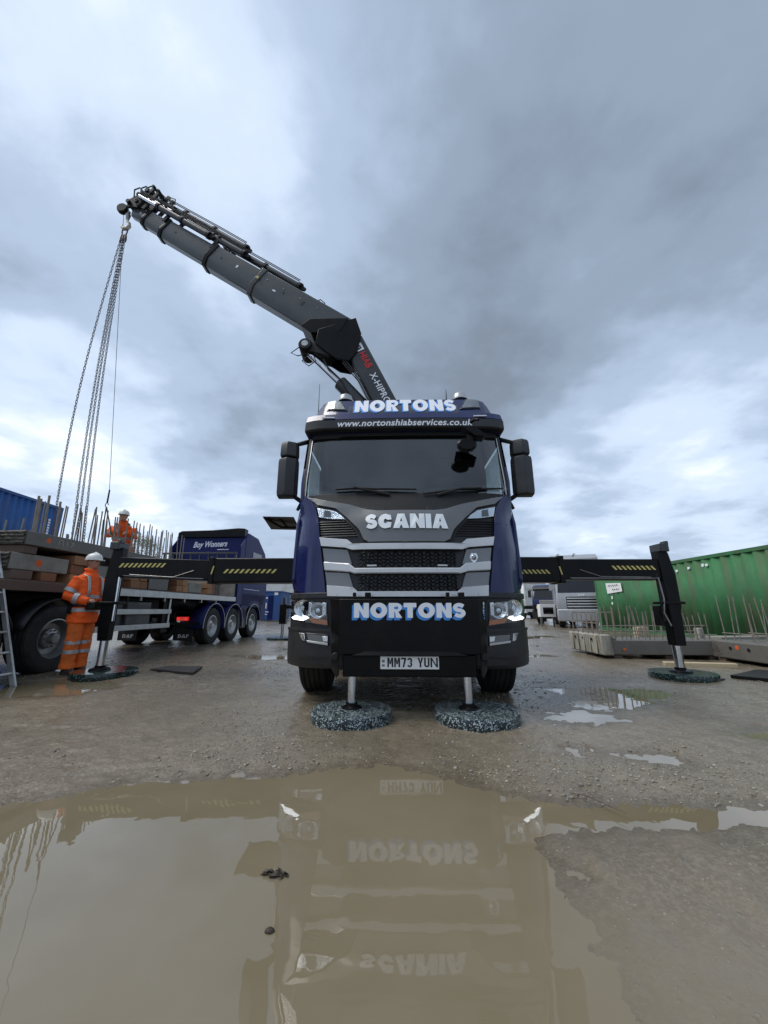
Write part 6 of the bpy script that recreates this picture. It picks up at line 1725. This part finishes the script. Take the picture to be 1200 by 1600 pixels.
for k in range(2):
    hp = MB(); hp.tube([(-1.0 + k * .9, 2.3, 3.85), (-.9 + k * .9, 2.45, 4.08), (-.8 + k * .9, 2.9, 4.25), (-.7 + k * .9, 3.5, 4.3)], .03, 6); hp.build('sheet_rail', 'steel', ft2)
cb_ = thing('instrument_cabinet', 'small white cabinet with a dark window standing before the far silver lorry', 'cabinet', (9.35, 22.6, 0))
q = MB(); q.bb((-.45, 0, .55), (.45, .4, 1.25)); q.build('case', 'plate', cb_, .02)
q = MB(); q.bb((-.28, -.012, .72), (.30, 0, 1.08)); q.build('window', 'gloss', cb_)
for x in (-.35, .35):
    q = MB(); q.bb((x - .04, .15, .0), (x + .04, .25, .55)); q.build('leg', 'steel', cb_)
M['whitecon'] = mat('white_container_paint', (0.62, 0.63, 0.62), 0.5, dirt=(0.25, 0.2, 0.15), dscale=1.2, damount=0.3)
wc = container('white container with door bars far behind the parked lorries', (16.6, 43, .62), 0, 12.2, 3.2, 'whitecon')
for x in (-.9, -.35, .35, .9):
    q = MB(); q.cyl((x, -.02, .15), (x, -.02, 3.0), .035, 8); q.build('lock_rod', 'whitecon', wc)
for z in (.8, 1.7, 2.5):
    q = MB(); q.bb((-1.1, -.025, z), (1.1, .0, z + .05)); q.build('door_bar', 'steel', wc)
sk = thing('trailer_chassis', 'black skeletal trailer under the far white container', 'trailer', (16.6, 43, 0))
q = MB(); q.bb((-1.0, 0, .35), (1.0, 12, .6)); q.build('frame', 'steelblack', sk)
for y in (1.5, 2.8, 4.1):
    for s in (-1, 1): wheel_parts(sk, (s * 1.0, y, .48), .48, .4, s)

# ------------------------------------------------------------------ far buildings on the left
M['cladding'] = mat('pale_grey_cladding', (0.52, 0.54, 0.56), 0.5, var=0.05, dirt=(0.3, 0.28, 0.25), dscale=.4, damount=0.3)
wh = thing('warehouse', 'long pale grey clad warehouse far behind the tractor unit', 'building', (-19, 48, 0))
q = MB(); q.bb((-22, 0, 0), (20.5, 16, 2.7)); q.build('wall', 'cladding', wh)
q = MB(); q.bb((-22.3, -.35, 2.95), (20.8, 16.3, 4.35)); q.build('fascia', M['whitecon'], wh, .03)
q = MB(); q.bb((-22.1, -.15, 2.72), (20.6, 16.1, 2.95)); q.build('gutter_band', 'black', wh)  # plain black band between the wall top and the fascia
for k in range(12):
    q = MB(); q.bb((-20 + k * 3.4, -.05, .2), (-18.3 + k * 3.4, .02, 2.3)); dr = q.build('shutter_door', 'greypaint' if k % 3 else 'plate', wh)
    for j in range(5):
        q = MB(); q.bb((-19.95 + k * 3.4, -.075, .35 + j * .4), (-18.35 + k * 3.4, -.051, .40 + j * .4)); q.build('shutter_slat', 'alu', dr)
cbn = thing('site_cabin', 'dark blue site cabin with white notices far behind the tractor unit', 'cabin', (-9.5, 33, 0))
q = MB(); q.bb((-1.25, 0, .1), (.9, 3.0, 2.4)); q.build('wall', 'bluecon', cbn, .03)
q = MB(); q.bb((-1.3, -.05, 2.40), (.95, 3.05, 2.48)); q.build('roof', 'bluecon', cbn)
for x, z, w_, h_ in ((.3, 2.15, .3, .22), (-.75, 1.85, .5, .12), (-.75, 1.65, .35, .1), (-.6, 1.05, .3, .45), (-.7, .55, .5, .06), (-.6, .75, .5, .06)):
    q = MB(); q.bb((x, -.02, z), (x + w_, .0, z + h_)); q.build('notice', 'plate', cbn)
MB().bb((-.2, -.015, .15), (.25, .0, 2.1)).build('door', 'navy', cbn)

# ------------------------------------------------------------------ trees beyond the yard
def leaf_tree(label, loc, height, rad, seed, n=5200):
    t = thing('tree', label, 'tree', loc)
    r = random.Random(seed)
    tk = MB(); tk.tube([(0, 0, -.1), (.1, .05, height * .35), (-.05, .1, height * .8)], [.28, .2, .06], 10)
    for k in range(9):
        a = r.uniform(0, 6.28); z = height * r.uniform(.3, .7)
        tk.tube([(0, 0, z), (math.cos(a) * rad * .4, math.sin(a) * rad * .4, z + rad * .25), (math.cos(a) * rad * .75, math.sin(a) * rad * .75, z + rad * .4)], [.09, .06, .02], 6)
    tk.build('trunk', 'deck', t)
    clumps = []
    for k in range(26):
        a = r.uniform(0, 6.28); u = r.uniform(-1, 1); rr = rad * r.uniform(.35, .95)
        clumps.append((math.cos(a) * rr * math.sqrt(1 - u * u), math.sin(a) * rr * math.sqrt(1 - u * u), height - rad * 1.1 + u * rad * .95, rad * r.uniform(.22, .42)))
    lv = MB()
    for k in range(n):
        cx, cy, cz, cr = r.choice(clumps)
        d = Vector((r.gauss(0, 1), r.gauss(0, 1), r.gauss(0, 1))).normalized() * cr * r.uniform(.6, 1.08)
        p = Vector((cx, cy, cz)) + d
        e = Euler((r.uniform(0, 6.28), r.uniform(0, 6.28), r.uniform(0, 6.28))).to_matrix(); s = r.uniform(.09, .2)
        lv.add([p + e @ Vector(q) * s for q in ((-.5, 0, 0), (0, -.35, .1), (.6, 0, 0), (0, .35, .1))], [(0, 1, 2, 3)])
    M.setdefault('leaf', mat('olive_leaves', (0.10, 0.13, 0.03), .6, var=.5, vscale=1.1))
    me_ = bpy.data.meshes.new('crown'); me_.from_pydata([tuple(v) for v in lv.v], [], lv.f); me_.materials.append(M['leaf'])
    link(bpy.data.objects.new('crown', me_), t)
    return t
leaf_tree('olive green tree top showing behind the worker on the trailer', (-38.5, 60, 0), 12.3, 3.2, 5)
leaf_tree('bushy tree standing far left beyond the container stack', (-60, 72, 0), 9.0, 3.0, 6)
leaf_tree('tree standing far beyond the white container', (34, 120, 0), 7.5, 3.0, 8)

# ------------------------------------------------------------------ debris in the puddle and gravel
tw_ = MB(); tw_.tube([(0, 0, .03), (.06, -.05, .035), (.12, -.13, .028), (.16, -.21, .03)], [.002, .003, .0025, .001], 5); tw_.tube([(.06, -.05, .035), (.02, -.10, .03)], [.003, .0015], 5)
to = tw_.build('twig', 'deck', None); to.location = (.96, 2.27, 0); tag(to, 'thin bent twig lying at the edge of the long puddle strip', 'twig')
lf = MB(); r_ = random.Random(2)
for k in range(16):
    a = r_.uniform(0, 6.28); p = Vector((r_.gauss(0, .016), r_.gauss(0, .013), .003 + r_.random() * .008)); s_ = r_.uniform(.010, .024)
    e = Euler((r_.uniform(-.5, .5), r_.uniform(-.5, .5), a)).to_matrix()
    lf.add([p + e @ Vector(q) * s_ for q in ((-1, 0, 0), (-.2, -.5, .15), (.9, -.1, 0), (.1, .5, .2))], [(0, 1, 2, 3)])
lf.tube([(.0, -.01, .006), (.03, -.014, .008), (.05, -.008, .004)], [.003, .003, .001], 5)
M['deadleaf'] = mat('dead_leaf', (0.035, 0.026, 0.016), .6)
lo_ = lf.build('leaf_clump', 'deadleaf', None, smooth=0); lo_.location = (-.40, 1.69, 0); tag(lo_, 'dark dead leaf clump floating in the big puddle', 'leaves', kind='thing')
pk = MB(); ball(pk, (0, 0, .0), .016, .012, .010, 9, 6); po = pk.build('pebble', 'deadleaf', None); po.location = (-.345, 1.435, 0); tag(po, 'single dark pebble breaking the big puddle surface', 'stone')
# loose stones over the yard: one uncountable scatter
sb = []
ico = [(0, 0, 1), (.9, 0, .45), (.28, .85, .45), (-.72, .53, .4), (-.72, -.53, .45), (.28, -.85, .4), (.72, .53, -.45), (-.28, .85, -.4), (-.9, 0, -.45), (-.28, -.85, -.4), (.72, -.53, -.45), (0, 0, -1)]
icf = [(0, 1, 2), (0, 2, 3), (0, 3, 4), (0, 4, 5), (0, 5, 1), (1, 6, 2), (2, 7, 3), (3, 8, 4), (4, 9, 5), (5, 10, 1), (6, 7, 2), (7, 8, 3), (8, 9, 4), (9, 10, 5), (10, 6, 1), (11, 7, 6), (11, 8, 7), (11, 9, 8), (11, 10, 9), (11, 6, 10)]
rs = np.random.RandomState(4)
N = 26000
py_ = 2.0 + 7.5 * rs.rand(N) ** 1.6
px_ = (rs.rand(N) * 2 - 1) * (1.2 + py_ * .95)
pz_, pf_ = ground_height(px_[None, :], py_[None, :])
dens = fbm(px_, py_, .8, 3, 77)
keep = (pz_[0] > .004) & (pf_[0] < .4) & (dens * 1.8 + rs.rand(N) * .7 > .42)
pxs, pys, pzs = px_[keep], py_[keep], pz_[0][keep]
sz = .0025 + .0085 * rs.rand(len(pxs)) ** 4 + 0.0010 * pys * .30
V = []; Fc = []
icoa = np.array(ico)
for i in range(len(pxs)):
    a = rs.rand() * 6.28; c_, s_ = math.cos(a), math.sin(a)
    m3 = icoa * (sz[i] * np.array([1.0 + rs.rand() * .6, .8 + rs.rand() * .4, .5 + rs.rand() * .3])) * (0.8 + .4 * rs.rand(12, 1))
    x = m3[:, 0] * c_ - m3[:, 1] * s_; y = m3[:, 0] * s_ + m3[:, 1] * c_
    k = len(V) * 12
    V.append(np.stack([x + pxs[i], y + pys[i], m3[:, 2] + pzs[i] + sz[i] * .15], 1))
Vv = np.concatenate(V); base_f = np.array(icf)
Ff = (np.arange(len(V))[:, None, None] * 12 + base_f[None]).reshape(-1, 3)
me_ = bpy.data.meshes.new('loose_gravel'); me_.vertices.add(len(Vv)); me_.vertices.foreach_set('co', Vv.ravel())
me_.loops.add(Ff.size); me_.loops.foreach_set('vertex_index', Ff.ravel().astype(np.int32)); me_.polygons.add(len(Ff)); me_.polygons.foreach_set('loop_start', np.arange(len(Ff)) * 3)
me_.update(); me_.validate()
gvm = mat('wet_stone', (0.20, 0.175, 0.14), .35, var=.7, vscale=45, dirt=(0.46, 0.43, 0.37), dscale=30, damount=.6, dsharp=.04)
me_.materials.append(gvm)
tag(link(bpy.data.objects.new('loose_gravel', me_)), 'small loose stones scattered over the wet yard', 'gravel', kind='stuff')
bpy.data.scenes.remove(tmp_scene)
